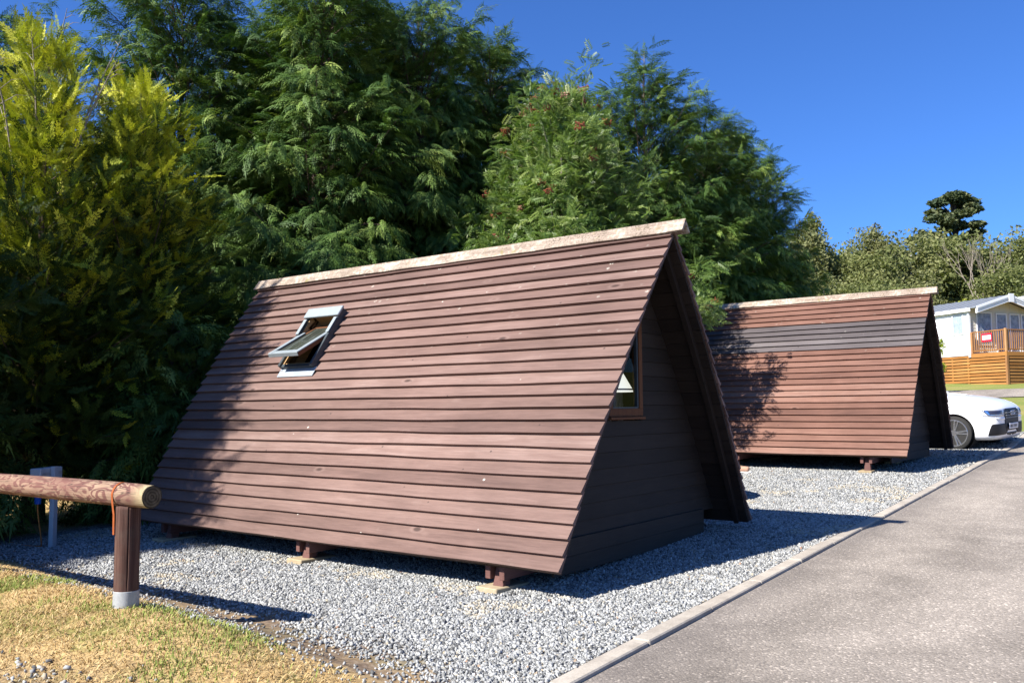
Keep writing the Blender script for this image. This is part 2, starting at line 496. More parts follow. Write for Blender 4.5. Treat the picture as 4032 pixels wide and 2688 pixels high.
RX, RY = np.meshgrid(rx, ry, indexing='ij')
RZ = gbase(RX) - .016 + .012 * (fbm(RX, RY, 2.5, 9) - .5) - .012 * np.clip(-1.1 - RY, 0, 2)
idx = np.arange(RX.size).reshape(RX.shape)
F = np.stack([idx[:-1, :-1], idx[1:, :-1], idx[1:, 1:], idx[:-1, 1:]], -1).reshape(-1, 4)
edge = np.clip(1 - np.abs(RY + 1.02) / .45, 0, 1)
road = mesh_np('road', np.stack([RX, RY, RZ], -1).reshape(-1, 3), F, asphalt('road_asphalt'), None, {'edge': edge.ravel()}, smooth=True)
tag(road, kind='structure')
# far road crosses the slope in front of the lodge
fr_c = [(28.6, 24.0), (30.2, 14.0), (31.9, 6.5), (33.6, 1.0), (37.0, -6.0), (42, -14)]
pts = []
for i in range(len(fr_c) - 1):
    for k in range(8):
        s = k / 8; pts.append(tuple(np.array(fr_c[i]) * (1 - s) + np.array(fr_c[i + 1]) * s))
pts = np.array(pts)
for _ in range(6): pts[1:-1] = (pts[:-2] + pts[1:-1] * 2 + pts[2:]) / 4
tan = np.gradient(pts, axis=0); tan /= np.linalg.norm(tan, axis=1)[:, None]
nrm = np.stack([-tan[:, 1], tan[:, 0]], 1)
offs = np.linspace(-2.6, 2.6, 7)
P = pts[:, None, :] + nrm[:, None, :] * offs[None, :, None]
Z = height(P[..., 0], P[..., 1]) + .03
idx = np.arange(P.shape[0] * P.shape[1]).reshape(P.shape[:2])
F = np.stack([idx[:-1, :-1], idx[1:, :-1], idx[1:, 1:], idx[:-1, 1:]], -1).reshape(-1, 4)
fr = mesh_np('far_road', np.concatenate([P, Z[..., None]], -1).reshape(-1, 3), F, asphalt('far_road_asphalt'), None,
             {'edge': np.zeros(P.shape[0] * P.shape[1])}, smooth=True)
tag(fr, kind='structure')

def concrete():
    t = NT('kerb_concrete')
    v = t.coord()
    n = t.noise(v, 5, 8, .65); f = t.noise(v, 70, 4, .6)
    c = t.ramp(n, [(.3, (.30, .26, .215)), (.55, (.40, .355, .295)), (.75, (.47, .42, .355))])
    c = t.mix(1.0, c, t.ramp(f, [(.3, .82), (.7, 1.08)]), 'MULTIPLY')
    c = t.mix(1.0, c, t.ramp(t.attr('rnd'), [(0, .88), (1, 1.06)]), 'MULTIPLY')
    t.col(c); t.set(rough=.9, spec=.15); t.bump(f, .35, .004)
    return t.m
M['concrete'] = concrete()
kb = MB()
x = -3.2
while x < 30:
    l = .914
    z0, z1 = float(gbase(x)), float(gbase(x + l))
    j = random.uniform(-.004, .004)
    y0 = KERB_Y - .115 + random.uniform(-.003, .003); y1 = KERB_Y
    a = random.random()
    up = .012 + j
    vs = [(x, y0, z0 - .2), (x + l - .007, y0, z1 - .2), (x + l - .007, y1, z1 - .2), (x, y1, z0 - .2),
          (x, y0, z0 + up), (x + l - .007, y0, z1 + up), (x + l - .007, y1, z1 + up), (x, y1, z0 + up)]
    kb.add(vs, [(0, 1, 5, 4), (1, 2, 6, 5), (2, 3, 7, 6), (3, 0, 4, 7), (4, 5, 6, 7)], a)
    x += l
kerb = kb.build('kerb', M['concrete'], bevel=.008)
tag(kerb, kind='structure')

# ---- loose stones, straw and green blades
def stones_mat():
    t = NT('crushed_stone')
    c = t.ramp(t.attr('rnd'), [(0, (.07, .070, .069)), (.14, (.165, .166, .162)), (.45, (.275, .277, .268)), (.75, (.36, .36, .346)),
                               (.955, (.46, .458, .44)), (.98, (.38, .34, .26)), (.998, (.34, .27, .18)), (1, (.33, .18, .12))])
    n = t.noise(t.coord(), 90, 4, .6)
    t.col(t.mix(1.0, c, t.ramp(n, [(.3, .84), (.7, 1.1)]), 'MULTIPLY')); t.set(rough=.85, spec=.2)
    return t.m
BOX = np.array([(i, j, k) for i in (-1, 1) for j in (-1, 1) for k in (-1, 1)], float)
BOXF = np.array([(0, 1, 3, 2), (4, 6, 7, 5), (0, 4, 5, 1), (2, 3, 7, 6), (0, 2, 6, 4), (1, 5, 7, 3)])
def scatter_stones(x, y, size, rng, lift=.25):
    n = len(x)
    z = height(x, y)
    B = BOX[None] * (.42 + .40 * rng.random((n, 8, 3)))
    sc = size[:, None] * np.stack([.8 + .7 * rng.random(n), .55 + .4 * rng.random(n), .4 + .35 * rng.random(n)], -1)
    B = B * sc[:, None, :]
    a = rng.normal(size=(n, 4)); a /= np.linalg.norm(a, axis=1)[:, None]
    a[:, 1:3] *= .55; a /= np.linalg.norm(a, axis=1)[:, None]
    w, xx, yy, zz = a.T
    Rm = np.stack([1 - 2 * (yy * yy + zz * zz), 2 * (xx * yy - zz * w), 2 * (xx * zz + yy * w),
                   2 * (xx * yy + zz * w), 1 - 2 * (xx * xx + zz * zz), 2 * (yy * zz - xx * w),
                   2 * (xx * zz - yy * w), 2 * (yy * zz + xx * w), 1 - 2 * (xx * xx + yy * yy)], -1).reshape(n, 3, 3)
    B = np.einsum('nij,nkj->nki', Rm, B)
    c = np.stack([x, y, z + size * lift + size * .35 * rng.random(n)], -1)
    Vv = (B + c[:, None, :]).reshape(-1, 3)
    Ff = (BOXF[None] + 8 * np.arange(n)[:, None, None]).reshape(-1, 4)
    return Vv, Ff, np.repeat(rng.random(n), 8)
SM = stones_mat()
rng = np.random.default_rng(5)
def pts_in(x0, x1, y0, y1, dens):
    n = int((x1 - x0) * (y1 - y0) * dens)
    return rng.uniform(x0, x1, n), rng.uniform(y0, y1, n)
xs = []; ys = []; ss = []
for (x0, x1, y0, y1, dens, s0) in [(-2.3, 1.4, -.84, 3.0, 7000, .0122), (-2.6, 1.2, 3.0, 6.6, 4000, .0126), (1.4, 6.0, -.84, 1.0, 5400, .0122),
                                  (3.6, 10.5, -.84, 4.2, 2300, .0125), (10.0, 18.4, -.84, 3.0, 700, .016)]:
    px, py = pts_in(x0, x1, y0, y1, dens)
    e = edge_x(py) + .45 * (fbm(px, py, .5, 21) - .5)
    pr = np.clip((px - e + .12) / .42, 0, 1) ** 1.5
    k = rng.random(len(px)) < pr
    px = px[k]; py = py[k]
    xs.append(px); ys.append(py); ss.append(s0 * (.65 + .8 * rng.random(len(px)) ** 2))
# strays in the dirt strip, on the bank and in the worn patch at the front
px, py = pts_in(-2.1, -1.0, -.84, 5.0, 420)
xs.append(px); ys.append(py); ss.append(.010 * (.6 + .9 * rng.random(len(px))))
px, py = pts_in(-4.6, -2.4, -1.5, 2.4, 900)
k = rng.random(len(px)) < np.clip((-2.84 - .16 * (py - 1.5) - px + .5 * (fbm(px, py, .5, 33) - .5)) / .5, 0, 1)
xs.append(px[k]); ys.append(py[k]); ss.append(.014 * (.5 + 1.1 * rng.random(k.sum()) ** 2))
gxp = np.concatenate(xs); gyp = np.concatenate(ys); gsz = np.concatenate(ss)
Vv, Ff, av = scatter_stones(gxp, gyp, gsz, rng)
och = np.repeat(fbm(gxp, gyp, .9, 71), 8); av = np.where((och > .66) & (np.repeat(rng.random(len(gxp)), 8) < .5), .965 + .03 * av, av)
gr = mesh_np('gravel', Vv, Ff, SM, None, {'rnd': av})
tag(gr, 'grey crushed stone gravel covering the parking bay around the huts', 'gravel', kind='stuff')

def grass_mat():
    t = NT('grass_blades')
    c = t.ramp(t.attr('rnd'), [(0, (.27, .17, .07)), (.25, (.43, .29, .125)), (.5, (.56, .42, .21)), (.56, (.43, .36, .14)), (.7, (.27, .28, .075)), (1, (.15, .21, .04))])
    t.col(c); t.set(rough=.8, spec=.15); return t.m
px, py = pts_in(-5.4, -1.1, -1.0, 6.4, 6500)
e = grass_x(py) + .3 * (fbm(px, py, .4, 40) - .5)
worn = np.clip((-2.84 - .16 * (py - 1.5) - px + .5 * (fbm(px, py, .5, 33) - .5)) / .5, 0, 1)
dens = np.clip((e - .05 - px) / .25, 0, 1) * (1 - .80 * worn) * (.35 + .9 * fbm(px, py, .35, 50))
k = rng.random(len(px)) < dens
px = px[k]; py = py[k]; n = len(px)
greenness = fbm(px, py, .8, 61) + .22 * np.exp(-((px + 2.25) ** 2 + (py - 1.75) ** 2) / .25) + .12 * np.exp(-((px + 2.3) ** 2 / .1 + (py - 2.6) ** 2 / .6))
isg = rng.random(n) < np.clip((greenness - .57) / .16, 0.02, .85)
hgt = np.where(isg, .016 + .026 * rng.random(n), .010 + .024 * rng.random(n))
az = rng.uniform(0, 2 * PI, n); lean = np.where(isg, .4 + .8 * rng.random(n), .7 + 1.8 * rng.random(n))
wd = .0016 + .0018 * rng.random(n)
bz = height(px, py)
b0 = np.stack([px, py, bz - .003], -1)
sd = np.stack([-np.sin(az), np.cos(az), 0 * az], -1) * wd[:, None]
dr = np.stack([np.cos(az), np.sin(az), 0 * az], -1)
mid = b0 + dr * (hgt * lean * .4)[:, None] + np.stack([0 * az, 0 * az, hgt * .62], -1)
tip = b0 + dr * (hgt * lean)[:, None] + np.stack([0 * az, 0 * az, hgt * (1 - .15 * np.minimum(lean, 2))], -1)
Vg = np.stack([b0 - sd, b0 + sd, mid + sd * .8, mid - sd * .8, tip], 1).reshape(-1, 3)
o5 = 5 * np.arange(n)[:, None]
Fg = np.concatenate([o5 + np.array([[0, 1, 2]]), o5 + np.array([[0, 2, 3]]), o5 + np.array([[3, 2, 4]])])
rv = np.where(isg, .68 + .32 * rng.random(n), .52 * rng.random(n))
grass = mesh_np('grass', Vg, Fg, grass_mat(), None, {'rnd': np.repeat(rv, 5)})
tag(grass, 'short sun dried grass with green tufts on the bank under the log barrier', 'grass', kind='stuff')

# ------------------------------------------------------------------ A-frame huts
CW, CH, CL, EAVE = 3.6, 2.771, 5.559, .225
SL = math.hypot(CW / 2, CH)
SX, SZ = CW / 2 / SL, CH / SL
NROW, EXPO = 27, SL / 27.0
OUT = -.036                                    # shifts the laps so their outer faces lie on the measured slope
BULGE = .075                                   # the slopes are slightly bowed outwards
def slope_pt(s, y, n, side):
    n = n + BULGE * math.sin(PI * min(1.0, max(0.0, s / SL)))
    x = s * SX - n * SZ; z = EAVE + s * SZ + n * SX
    return (x if side < 0 else CW - x, y, z)
def y_ends(s):
    t = s / SL
    return -.08 * t, CL + .215 * t

def lapped_slope(name, side, mat, parent, seed, hole=None, rows=None, mats=None):
    rg = random.Random(seed)
    mb = MB()
    for i in (rows if rows is not None else range(NROW)):
        s0 = i * EXPO; s1 = min(s0 + .150, SL + .004)
        e0, e1 = y_ends(s0 + .06)
        e0 += rg.uniform(-.006, .006); e1 += rg.uniform(-.008, .008)
        spans = [(e0, e1)]
        if hole and s1 > hole[2] and s0 < hole[3]:
            spans = [(e0, hole[0]), (hole[1], e1)]
        bid = rg.random()
        ph = rg.uniform(0, 9); amp = rg.uniform(.001, .0045); tilt = rg.uniform(-.004, .004); bow = rg.uniform(-.004, .005)
        joint = None
        for (a, b) in spans:
            ns = max(2, int((b - a) / .22))
            cols = []
            for k in range(ns + 1):
                y = a + (b - a) * k / ns
                u = (y - e0) / (e1 - e0)
                w = amp * math.sin(y * 2.3 + ph) + amp * .6 * math.sin(y * 5.1 + ph * 2) + tilt * (u - .5) * 2
                lift = bow * math.sin(y * 1.1 + ph)
                cols.append([slope_pt(s0 + w, y, OUT + .012, side), slope_pt(s0 + w - .001, y, OUT + .049 + lift, side),
                             slope_pt(s1, y, OUT + .011, side), slope_pt(s1, y, OUT + .0, side)])
            vs = [p for c in cols for p in c]; fs = []
            for k in range(ns):
                for m in range(4):
                    q = (m + 1) % 4
                    fs.append((k * 4 + m, k * 4 + q, k * 4 + 4 + q, k * 4 + 4 + m))
            fs.append((0, 1, 2, 3)); fs.append((ns * 4 + 3, ns * 4 + 2, ns * 4 + 1, ns * 4))
            mb.add(vs, fs, bid)
    return mb.build(name, mat, parent)

def hut(loc, rz, label, roof_mat, seed, window=True, roof_window=False, band=None):
    root = empty('hut', loc, rz, label, 'hut', 'A-frame timber huts on the gravel')
    hole = (3.79, 4.23, 1.91, 2.58) if roof_window else None
    if band:
        rest = [i for i in range(NROW) if not band[0] <= i < band[1]]
        roof = lapped_slope('roof', -1, roof_mat, root, seed, hole, rest)
        b = lapped_slope('weathered_roof_band', -1, M['roof_grey'], root, seed + 5, None, range(*band))
        b['label'] = 'band of weathered grey boards across the red roof'
    else:
        roof = lapped_slope('roof', -1, roof_mat, root, seed, hole)
    roof2 = lapped_slope('roof', 1, roof_mat, root, seed + 1)
    # inner lining under each slope
    for side in (-1, 1):
        mb = MB()
        ts = [(0.02, SL - .03)]
        def slab(s0, s1, ya, yb, a):
            q = [slope_pt(s, y, n, side) for n in (OUT - .028, OUT - .004) for s, y in ((s0, ya), (s1, ya), (s1, yb), (s0, yb))]
            mb.add(q, [(0, 1, 2, 3), (7, 6, 5, 4), (0, 4, 5, 1), (1, 5, 6, 2), (2, 6, 7, 3), (3, 7, 4, 0)], a)
        s = .01
        rg = random.Random(seed + side * 3)
        while s < SL - .05:
            s1 = min(s + .14, SL - .045)
            ya, yb = y_ends(s); ya += .015; yb -= .015
            h_ = hole if side < 0 else None
            if h_ and s1 > h_[2] and s < h_[3]:
                slab(s, s1 - .004, ya, h_[0], rg.random()); slab(s, s1 - .004, h_[1], yb, rg.random())
            else:
                slab(s, s1 - .004, ya, yb, rg.random())
            s = s1
        mb.build('lining', M['lining'], root)
        # edge rafters at both gables
        for ya, yb in ((.10, .15), (CL - .15, CL - .10)):
            r = MB(); vs = []; fs = []; NSG = 12
            for k in range(NSG + 1):
                s_ = .03 + (SL - .19) * k / NSG
                dy = (-.08 if ya < 1 else .215) * s_ / SL
                vs += [slope_pt(s_, ya + dy, OUT - .085, side), slope_pt(s_, yb + dy, OUT - .085, side), slope_pt(s_, yb + dy, OUT - .030, side), slope_pt(s_, ya + dy, OUT - .030, side)]
            for k in range(NSG):
                for m in range(4):
                    q_ = (m + 1) % 4
                    fs.append((k * 4 + m, k * 4 + q_, k * 4 + 4 + q_, k * 4 + 4 + m))
            fs += [(0, 1, 2, 3), (NSG * 4 + 3, NSG * 4 + 2, NSG * 4 + 1, NSG * 4)]
            r.add(vs, fs, .3)
            r.build('rafter', M['lining'], root)
    # ridge capping: two boards leaning on each other
    for side in (-1, 1):
        mb = MB(); n0 = OUT + .045
        ya, yb = -.185, CL + .275
        ns = 26; cols = []
        rg = random.Random(seed + 40 + side)
        for k in range(ns + 1):
            y = ya + (yb - ya) * k / ns
            w = rg.uniform(-.007, .007)
            sag = .012 * math.sin(y * .9 + seed)
            cols.append([slope_pt(SL - .092 + w, y, n0 + sag * .3, side), slope_pt(SL - .092 + w, y, n0 + .021 + sag * .3, side),
                         slope_pt(SL + .048, y, n0 + .021, side), slope_pt(SL + .034, y, n0, side)])
        vs = [p for c in cols for p in c]; fs = []
        for k in range(ns):
            for m in range(4):
                q = (m + 1) % 4
                fs.append((k * 4 + m, k * 4 + q, k * 4 + 4 + q, k * 4 + 4 + m))
        fs += [(0, 1, 2, 3), (ns * 4 + 3, ns * 4 + 2, ns * 4 + 1, ns * 4)]
        mb.add(vs, fs, rg.random())
        mb.build('ridge_board', M['ridge'], root)
    # end walls of horizontal boards inside the roof, set back from the roof edge
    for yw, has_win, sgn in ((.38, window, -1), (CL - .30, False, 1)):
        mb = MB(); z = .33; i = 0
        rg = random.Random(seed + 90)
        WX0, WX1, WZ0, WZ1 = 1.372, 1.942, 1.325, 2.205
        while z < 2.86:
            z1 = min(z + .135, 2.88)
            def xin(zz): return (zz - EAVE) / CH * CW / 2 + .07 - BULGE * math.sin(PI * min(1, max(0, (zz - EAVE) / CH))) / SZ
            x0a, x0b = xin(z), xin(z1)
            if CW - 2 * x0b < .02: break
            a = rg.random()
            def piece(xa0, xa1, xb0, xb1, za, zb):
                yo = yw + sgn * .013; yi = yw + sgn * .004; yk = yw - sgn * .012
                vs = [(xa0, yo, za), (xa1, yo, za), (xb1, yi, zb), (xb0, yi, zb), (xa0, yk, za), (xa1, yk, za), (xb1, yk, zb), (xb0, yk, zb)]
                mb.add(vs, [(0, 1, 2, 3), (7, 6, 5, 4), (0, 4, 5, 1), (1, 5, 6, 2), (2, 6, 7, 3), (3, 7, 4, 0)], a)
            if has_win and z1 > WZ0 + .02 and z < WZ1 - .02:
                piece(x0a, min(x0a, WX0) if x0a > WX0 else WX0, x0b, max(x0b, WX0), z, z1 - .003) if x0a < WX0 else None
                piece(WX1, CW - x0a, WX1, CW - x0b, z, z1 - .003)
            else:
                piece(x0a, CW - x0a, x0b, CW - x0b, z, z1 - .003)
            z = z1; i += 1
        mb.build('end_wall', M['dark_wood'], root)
        sk = MB()
        for k, (za, zb) in enumerate(((.085, .215), (.218, .352))):
            sk.b2((.44, yw + sgn * .030 - .012, za), (3.17, yw + sgn * .030 + .012, zb), rg.random())
        sk.build('skirt_board', M['dark_wood'], root)
        if has_win:
            wf = MB(); yf = yw - .022
            fx0, fx1, fz0, fz1, t = WX0 - .018, WX1 + .018, WZ0 - .018, WZ1 - .0, .062
            wf.b2((fx0, yf, fz0), (fx1, yf + .07, fz0 + t + .012), .4)
            wf.b2((fx0, yf, fz1 - t), (fx1, yf + .07, fz1), .3)
            wf.b2((fx0, yf, fz0 + t + .012), (fx0 + t, yf + .07, fz1 - t), .5)
            wf.b2((fx1 - t, yf, fz0 + t + .012), (fx1, yf + .07, fz1 - t), .6)
            wf.b2((fx0 - .012, yf - .022, fz0 - .026), (fx1 + .01, yf + .05, fz0 - .001), .55)
            w = wf.build('window', M['window_wood'], root, bevel=.004)
            sb = MB(); yq = yf + .012; g = .012
            ix0, ix1, iz0, iz1 = fx0 + t, fx1 - t, fz0 + t + .012, fz1 - t
            for lo, hi in (((ix0, yq, iz0), (ix1, yq + .03, iz0 + g)), ((ix0, yq, iz1 - g), (ix1, yq + .03, iz1)),
                           ((ix0, yq, iz0 + g), (ix0 + g, yq + .03, iz1 - g)), ((ix1 - g * 2, yq, iz0 + g), (ix1, yq + .03, iz1 - g))):
                sb.b2(lo, hi, .2)
            sb.build('sash', M['grey_metal'], w)
            gl = MB(); gl.add([(ix0 + .004, yq + .014, iz0 + .004), (ix1 - .004, yq + .014, iz0 + .004), (ix1 - .004, yq + .014, iz1 - .004), (ix0 + .004, yq + .014, iz1 - .004)], [(0, 1, 2, 3)])
            gl.build('pane', M['glass'], w)
    # floor and pairs of joists on leaning props
    fl = MB(); fl.b2((.42, .42, .222), (3.18, CL - .34, .262), .5)
    fl.build('floor', M['dark_wood'], root)
    rg = random.Random(seed + 7)
    for yb in (.635, 2.85, 5.06):
        for dy in (-.067, .067):
            j = MB(); j.b2((.075, yb + dy - .024, .098), (3.52, yb + dy + .024, .2215), rg.random())
            j.build('joist', M['beam'], root, bevel=.003)
        for xx, sg in ((.15, 1), (1.75, 0), (3.42, -1)):
            zg = float(gbase(loc[0] + xx)) - loc[2]
            p = MB()
            p.add([(xx - .055, yb - .062, zg + .02), (xx + .05, yb - .058, zg + .02), (xx + .05, yb + .04, zg + .02), (xx - .055, yb + .04, zg + .02),
                   (xx + .02 * sg - .03, yb - .036, .19), (xx + .02 * sg + .045, yb - .036, .19), (xx + .02 * sg + .045, yb + .036, .19), (xx + .02 * sg - .03, yb + .036, .19)],
                  [(0, 1, 2, 3), (7, 6, 5, 4), (0, 4, 5, 1), (1, 5, 6, 2), (2, 6, 7, 3), (3, 7, 4, 0)], rg.random())
            p.build('prop', M['beam'], root, bevel=.004)
            b = MB(); b.box((xx + .04, yb + .01, zg + .012), (.40, .21, .055), Matrix.Rotation(R(rg.uniform(-4, 4)), 3, 'Z') @ Matrix.Rotation(R(rg.uniform(-2, 2)), 3, 'Y'), rg.random())
            b.build('foot_pad', M['pad'], root, bevel=.006)
    return root

hut_a = hut((0, 0, 0), 0, 'purple brown lapped board A-frame hut with an open roof window, nearest the log barrier', M['roof_one'], 3, True, True)
hut_b = hut((9.316, -.254, .374), R(-.34), 'red brown A-frame hut with a band of grey boards, beside the white car', M['roof_two'], 23, True, False, (17, 22))

# pivoting roof window in the first hut (a part of it)
def on_slope(mb_fn):
    """local frame of the roof window: u along the ridge, s up the slope, n outward"""
    return Matrix(((0, SX, -SZ), (-1, 0, 0), (0, SZ, SX)))   # columns u(-y), s, n
FR = on_slope(None)
def rw_box(mb, u0, u1, s0, s1, n0, n1, a=0.5, piv=None):
    vs = []
    for u in (u0, u1):
        for s in (s0, s1):
            for n in (n0, n1):
                ss, nn = s, n
                if piv:
                    ang = piv[2]; ds, dn = s - piv[0], n - piv[1]
                    ss = piv[0] + ds * math.cos(ang) + dn * math.sin(ang)
                    nn = piv[1] - ds * math.sin(ang) + dn * math.cos(ang)
                vs.append(slope_pt(ss, u, nn, -1))
    return mb.add(vs, [(0, 1, 3, 2), (4, 6, 7, 5), (0, 4, 5, 1), (2, 3, 7, 6), (0, 2, 6, 4), (1, 5, 7, 3)], a)
U0, U1, S0, S1 = 3.735, 4.285, 1.865, 2.655
rw = MB()
rw_box(rw, U0, U0 + .035, S0, S1, -.05, .075); rw_box(rw, U1 - .035, U1, S0, S1, -.05, .075)
rw_box(rw, U0 + .035, U1 - .035, S0, S0 + .04, -.05, .05); rw_box(rw, U0 + .035, U1 - .035, S1 - .04, S1, -.05, .07)
rwf = rw.build('roof_window', M['grey_metal'], hut_a, bevel=.004)
rwf['label'] = 'small grey roof window standing open in the lapped boards'
for ua, ub in ((U0 + .002, U0 + .05), (U1 - .05, U1 - .002)):
    c = MB(); rw_box(c, ua, ub, 2.30, S1 - .14, .077, .086); c.build('side_cover', M['pale_metal'], rwf, bevel=.003)
c = MB(); rw_box(c, U0 - .012, U1 + .012, S1 - .125, S1 + .012, .072, .100)
c.build('top_cover', M['pale_metal'], rwf, bevel=.006)
c = MB(); rw_box(c, U0 + .036, U0 + .055, S0 + .04, S1 - .04, -.17, .045); rw_box(c, U1 - .055, U1 - .036, S0 + .04, S1 - .04, -.17, .045)
rw_box(c, U0 + .055, U1 - .055, S1 - .06, S1 - .041, -.17, .05); rw_box(c, U0 + .055, U1 - .055, S0 + .041, S0 + .06, -.17, .03)
c.build('inner_frame', M['pine'], rwf)
PV = (2.27, .058, R(27))
sh = MB()
a0, a1, b0, b1 = U0 + .045, U1 - .045, S0 - .02, S1 - .10
rw_box(sh, a0, a0 + .05, b0, b1, .02, .062, .6, PV); rw_box(sh, a1 - .05, a1, b0, b1, .02, .062, .7, PV)
rw_box(sh, a0 + .05, a1 - .05, b0, b0 + .055, .02, .062, .5, PV); rw_box(sh, a0 + .05, a1 - .05, b1 - .05, b1, .02, .062, .5, PV)
sash = sh.build('sash', M['window_wood'], rwf, bevel=.003)
sm = MB()
rw_box(sm, a0 - .012, a0 + .048, b0 - .012, b1 - .20, .064, .078, .5, PV); rw_box(sm, a1 - .048, a1 + .012, b0 - .012, b1 - .20, .064, .078, .5, PV)
rw_box(sm, a0 + .048, a1 - .048, b0 - .012, b0 + .05, .064, .075, .5, PV); rw_box(sm, a0 - .012, a1 + .012, b0 - .018, b0 - .0125, .03, .076, .5, PV)
sm.build('sash_cover', M['pale_metal'], rwf, bevel=.003)
pg = MB(); rw_box(pg, a0 + .052, a1 - .052, b0 + .056, b1 - .052, .040, .056, .5, PV)
pg.build('pane', M['roof_glass'], rwf)
fl = MB(); rw_box(fl, U0 - .03, U1 + .0, S0 - .105, S0 + .01, .006, .012)
fl.build('flashing', M['flashing'], rwf)

# table lamp and curtains behind the gable window
lamp = empty('table_lamp', (1.94, .66, 1.335), 0, 'white table lamp standing behind the gable window of the nearer hut', 'lamp')
m = MB(); m.lathe([(.075, .0), (.08, .012), (.03, .03), (.016, .06), (.03, .12), (.014, .19), (.010, .24)], n=20)
m.build('base', M['sock'], lamp, smooth=True)
def lampshade_mat():
    t = NT('white_lampshade'); t.col((.82, .82, .76)); t.set(rough=.9)
    t.b.inputs['Emission Color'].default_value = (1, .97, .86, 1); t.b.inputs['Emission Strength'].default_value = .42
    return t.m
m = MB()
nseg = 28; vs = []; fs = []
for r, h in ((.185, .20), (.183, .22), (.095, .375)):
    for k in range(nseg):
        t_ = 2 * PI * k / nseg; rr = r * (1 + .012 * (-1) ** k)
        vs.append((rr * math.cos(t_), rr * math.sin(t_), h))
for i in range(2):
    for k in range(nseg):
        k2 = (k + 1) % nseg; fs.append((i * nseg + k, i * nseg + k2, (i + 1) * nseg + k2, (i + 1) * nseg + k))
m.add(vs, fs)
sh_ = m.build('lamp_shade', lampshade_mat(), lamp)
so = sh_.modifiers.new('thick', 'SOLIDIFY'); so.thickness = .003
m = MB(); m.lathe([(.187, .214), (.1885, .222), (.187, .230)], n=28); m.build('shade_trim', M['sock'], lamp)
st = empty('side_table', (1.95, .72, .262), 0, 'dark wooden side table under the table lamp inside the nearer hut', 'table')
m = MB(); m.b2((-.24, -.22, 1.030), (.24, .22, 1.068), .4); m.build('table_top', M['window_wood'], st, bevel=.006)
for sx in (-1, 1):
    for sy in (-1, 1):
        m = MB(); m.b2((sx * .2 - .02, sy * .18 - .02, 0), (sx * .2 + .02, sy * .18 + .02, 1.029), .4); m.build('leg', M['window_wood'], st)
cu = MB(); vs = []; fs = []; nn = 60
for k in range(nn + 1):
    xx = 2.02 + .55 * k / nn
    for zz in (1.20, 1.72):
        vs.append((xx, .93 + .022 * math.sin(k * .9), zz))
for k in range(nn): fs.append((2 * k, 2 * k + 2, 2 * k + 3, 2 * k + 1))
cu.add(vs, fs)
cur = cu.build('curtain', M['curtain'], None)
tag(cur, 'pale grey curtain hanging inside the gable window of the nearer hut', 'curtain')
so = cur.modifiers.new('thick', 'SOLIDIFY'); so.thickness = .004

# ------------------------------------------------------------------ log barrier
def log_mat():
    t = NT('peeled_log')
    v = t.coord((1, 1, 1))
    d = t.coord((2.6, 6, 6))
    n = t.noise(d, 1.5, 3, .45, 1.2)
    rings = t.new('TexWave'); rings.wave_type = 'BANDS'
    rings.inputs['Scale'].default_value = .01
    k = t.math('FRACT', t.math('MULTIPLY', n, 5.5))
    k2 = t.ramp(k, [(.10, 0), (.22, 1), (.5, 1), (.64, 0)])
    big = t.noise(t.coord((1.4, 3, 3)), 2, 4, .5)
    c = t.mix(k2, (.30, .20, .135), (.145, .066, .054))
    c = t.mix(t.ramp(big, [(.38, .0), (.62, .75)]), c, (.155, .072, .058))
    g = t.noise(t.coord((1.2, 34, 34)), 3, 5, .6)
    c = t.mix(1.0, c, t.ramp(g, [(.3, .74), (.6, 1.05)]), 'MULTIPLY')
    ck = t.noise(t.coord((.7, 16, 16)), 2.2, 3, .5)
    c = t.mix(t.ramp(ck, [(.485, 0), (.497, .85), (.503, .85), (.515, 0)]), c, (.035, .022, .018))
    sx = t.new('SeparateXYZ'); t.lk(v, sx.inputs[0])
    c = t.mix(t.ramp(t.math('MULTIPLY', sx.outputs[0], -1.0), [(.0, .75), (.13, .0)]), c, (.40, .34, .19))
    t.col(c); t.set(rough=.8, spec=.2); t.bump(g, .4, .006); return t.m
def post_mat():
    t = NT('weathered_post')
    v = t.coord((22, 22, 1.0)); n = t.noise(v, 2.2, 7, .65); b = t.noise(t.coord(), 5, 4, .6)
    c = t.ramp(n, [(.25, (.036, .019, .015)), (.5, (.080, .041, .032)), (.75, (.15, .09, .066))])
    c = t.mix(t.ramp(b, [(.5, 0), (.68, .45)]), c, (.09, .075, .06))
    vc = t.voro(t.coord((5, 5, .5)), 1.2, 'DISTANCE_TO_EDGE')
    t.col(c); t.set(rough=.85, spec=.15); t.bump(n, .5, .008); return t.m
LOG0 = Vector((-2.165, 1.60, .853)); LOGD = (Vector((-2.27, 3.46, .862)) - LOG0).normalized()
bar = empty('log_barrier', (-2.27, 1.74, float(height(-2.27, 1.74))), 0, 'low barrier of a round log strapped on posts, on the dry grass bank', 'barrier')
bz = bar.location.z
yaw = math.atan2(LOGD.y, LOGD.x); el = math.asin(LOGD.z)
m = MB()
prof = []
L = 4.6
rgl = random.Random(4)
NS = 36; NR = 28
vs = []; fs = []
for i in range(NS + 1):
    s = L * i / NS
    r0 = .0735 + .004 * math.sin(s * 1.7) + (.0 if i else -.0035)
    for k in range(NR):
        t_ = 2 * PI * k / NR
        r = r0 * (1 + .018 * math.sin(2 * t_ + s) + .012 * math.sin(5 * t_ + s * 2.2))
        vs.append((-(s), r * math.cos(t_), r * math.sin(t_)))
for i in range(NS):
    for k in range(NR):
        k2 = (k + 1) % NR; fs.append((i * NR + k, i * NR + k2, (i + 1) * NR + k2, (i + 1) * NR + k))
m.add(vs, fs)
rail = m.build('rail', log_mat(), bar, smooth=True)
rail.location = LOG0 - Vector(bar.location)
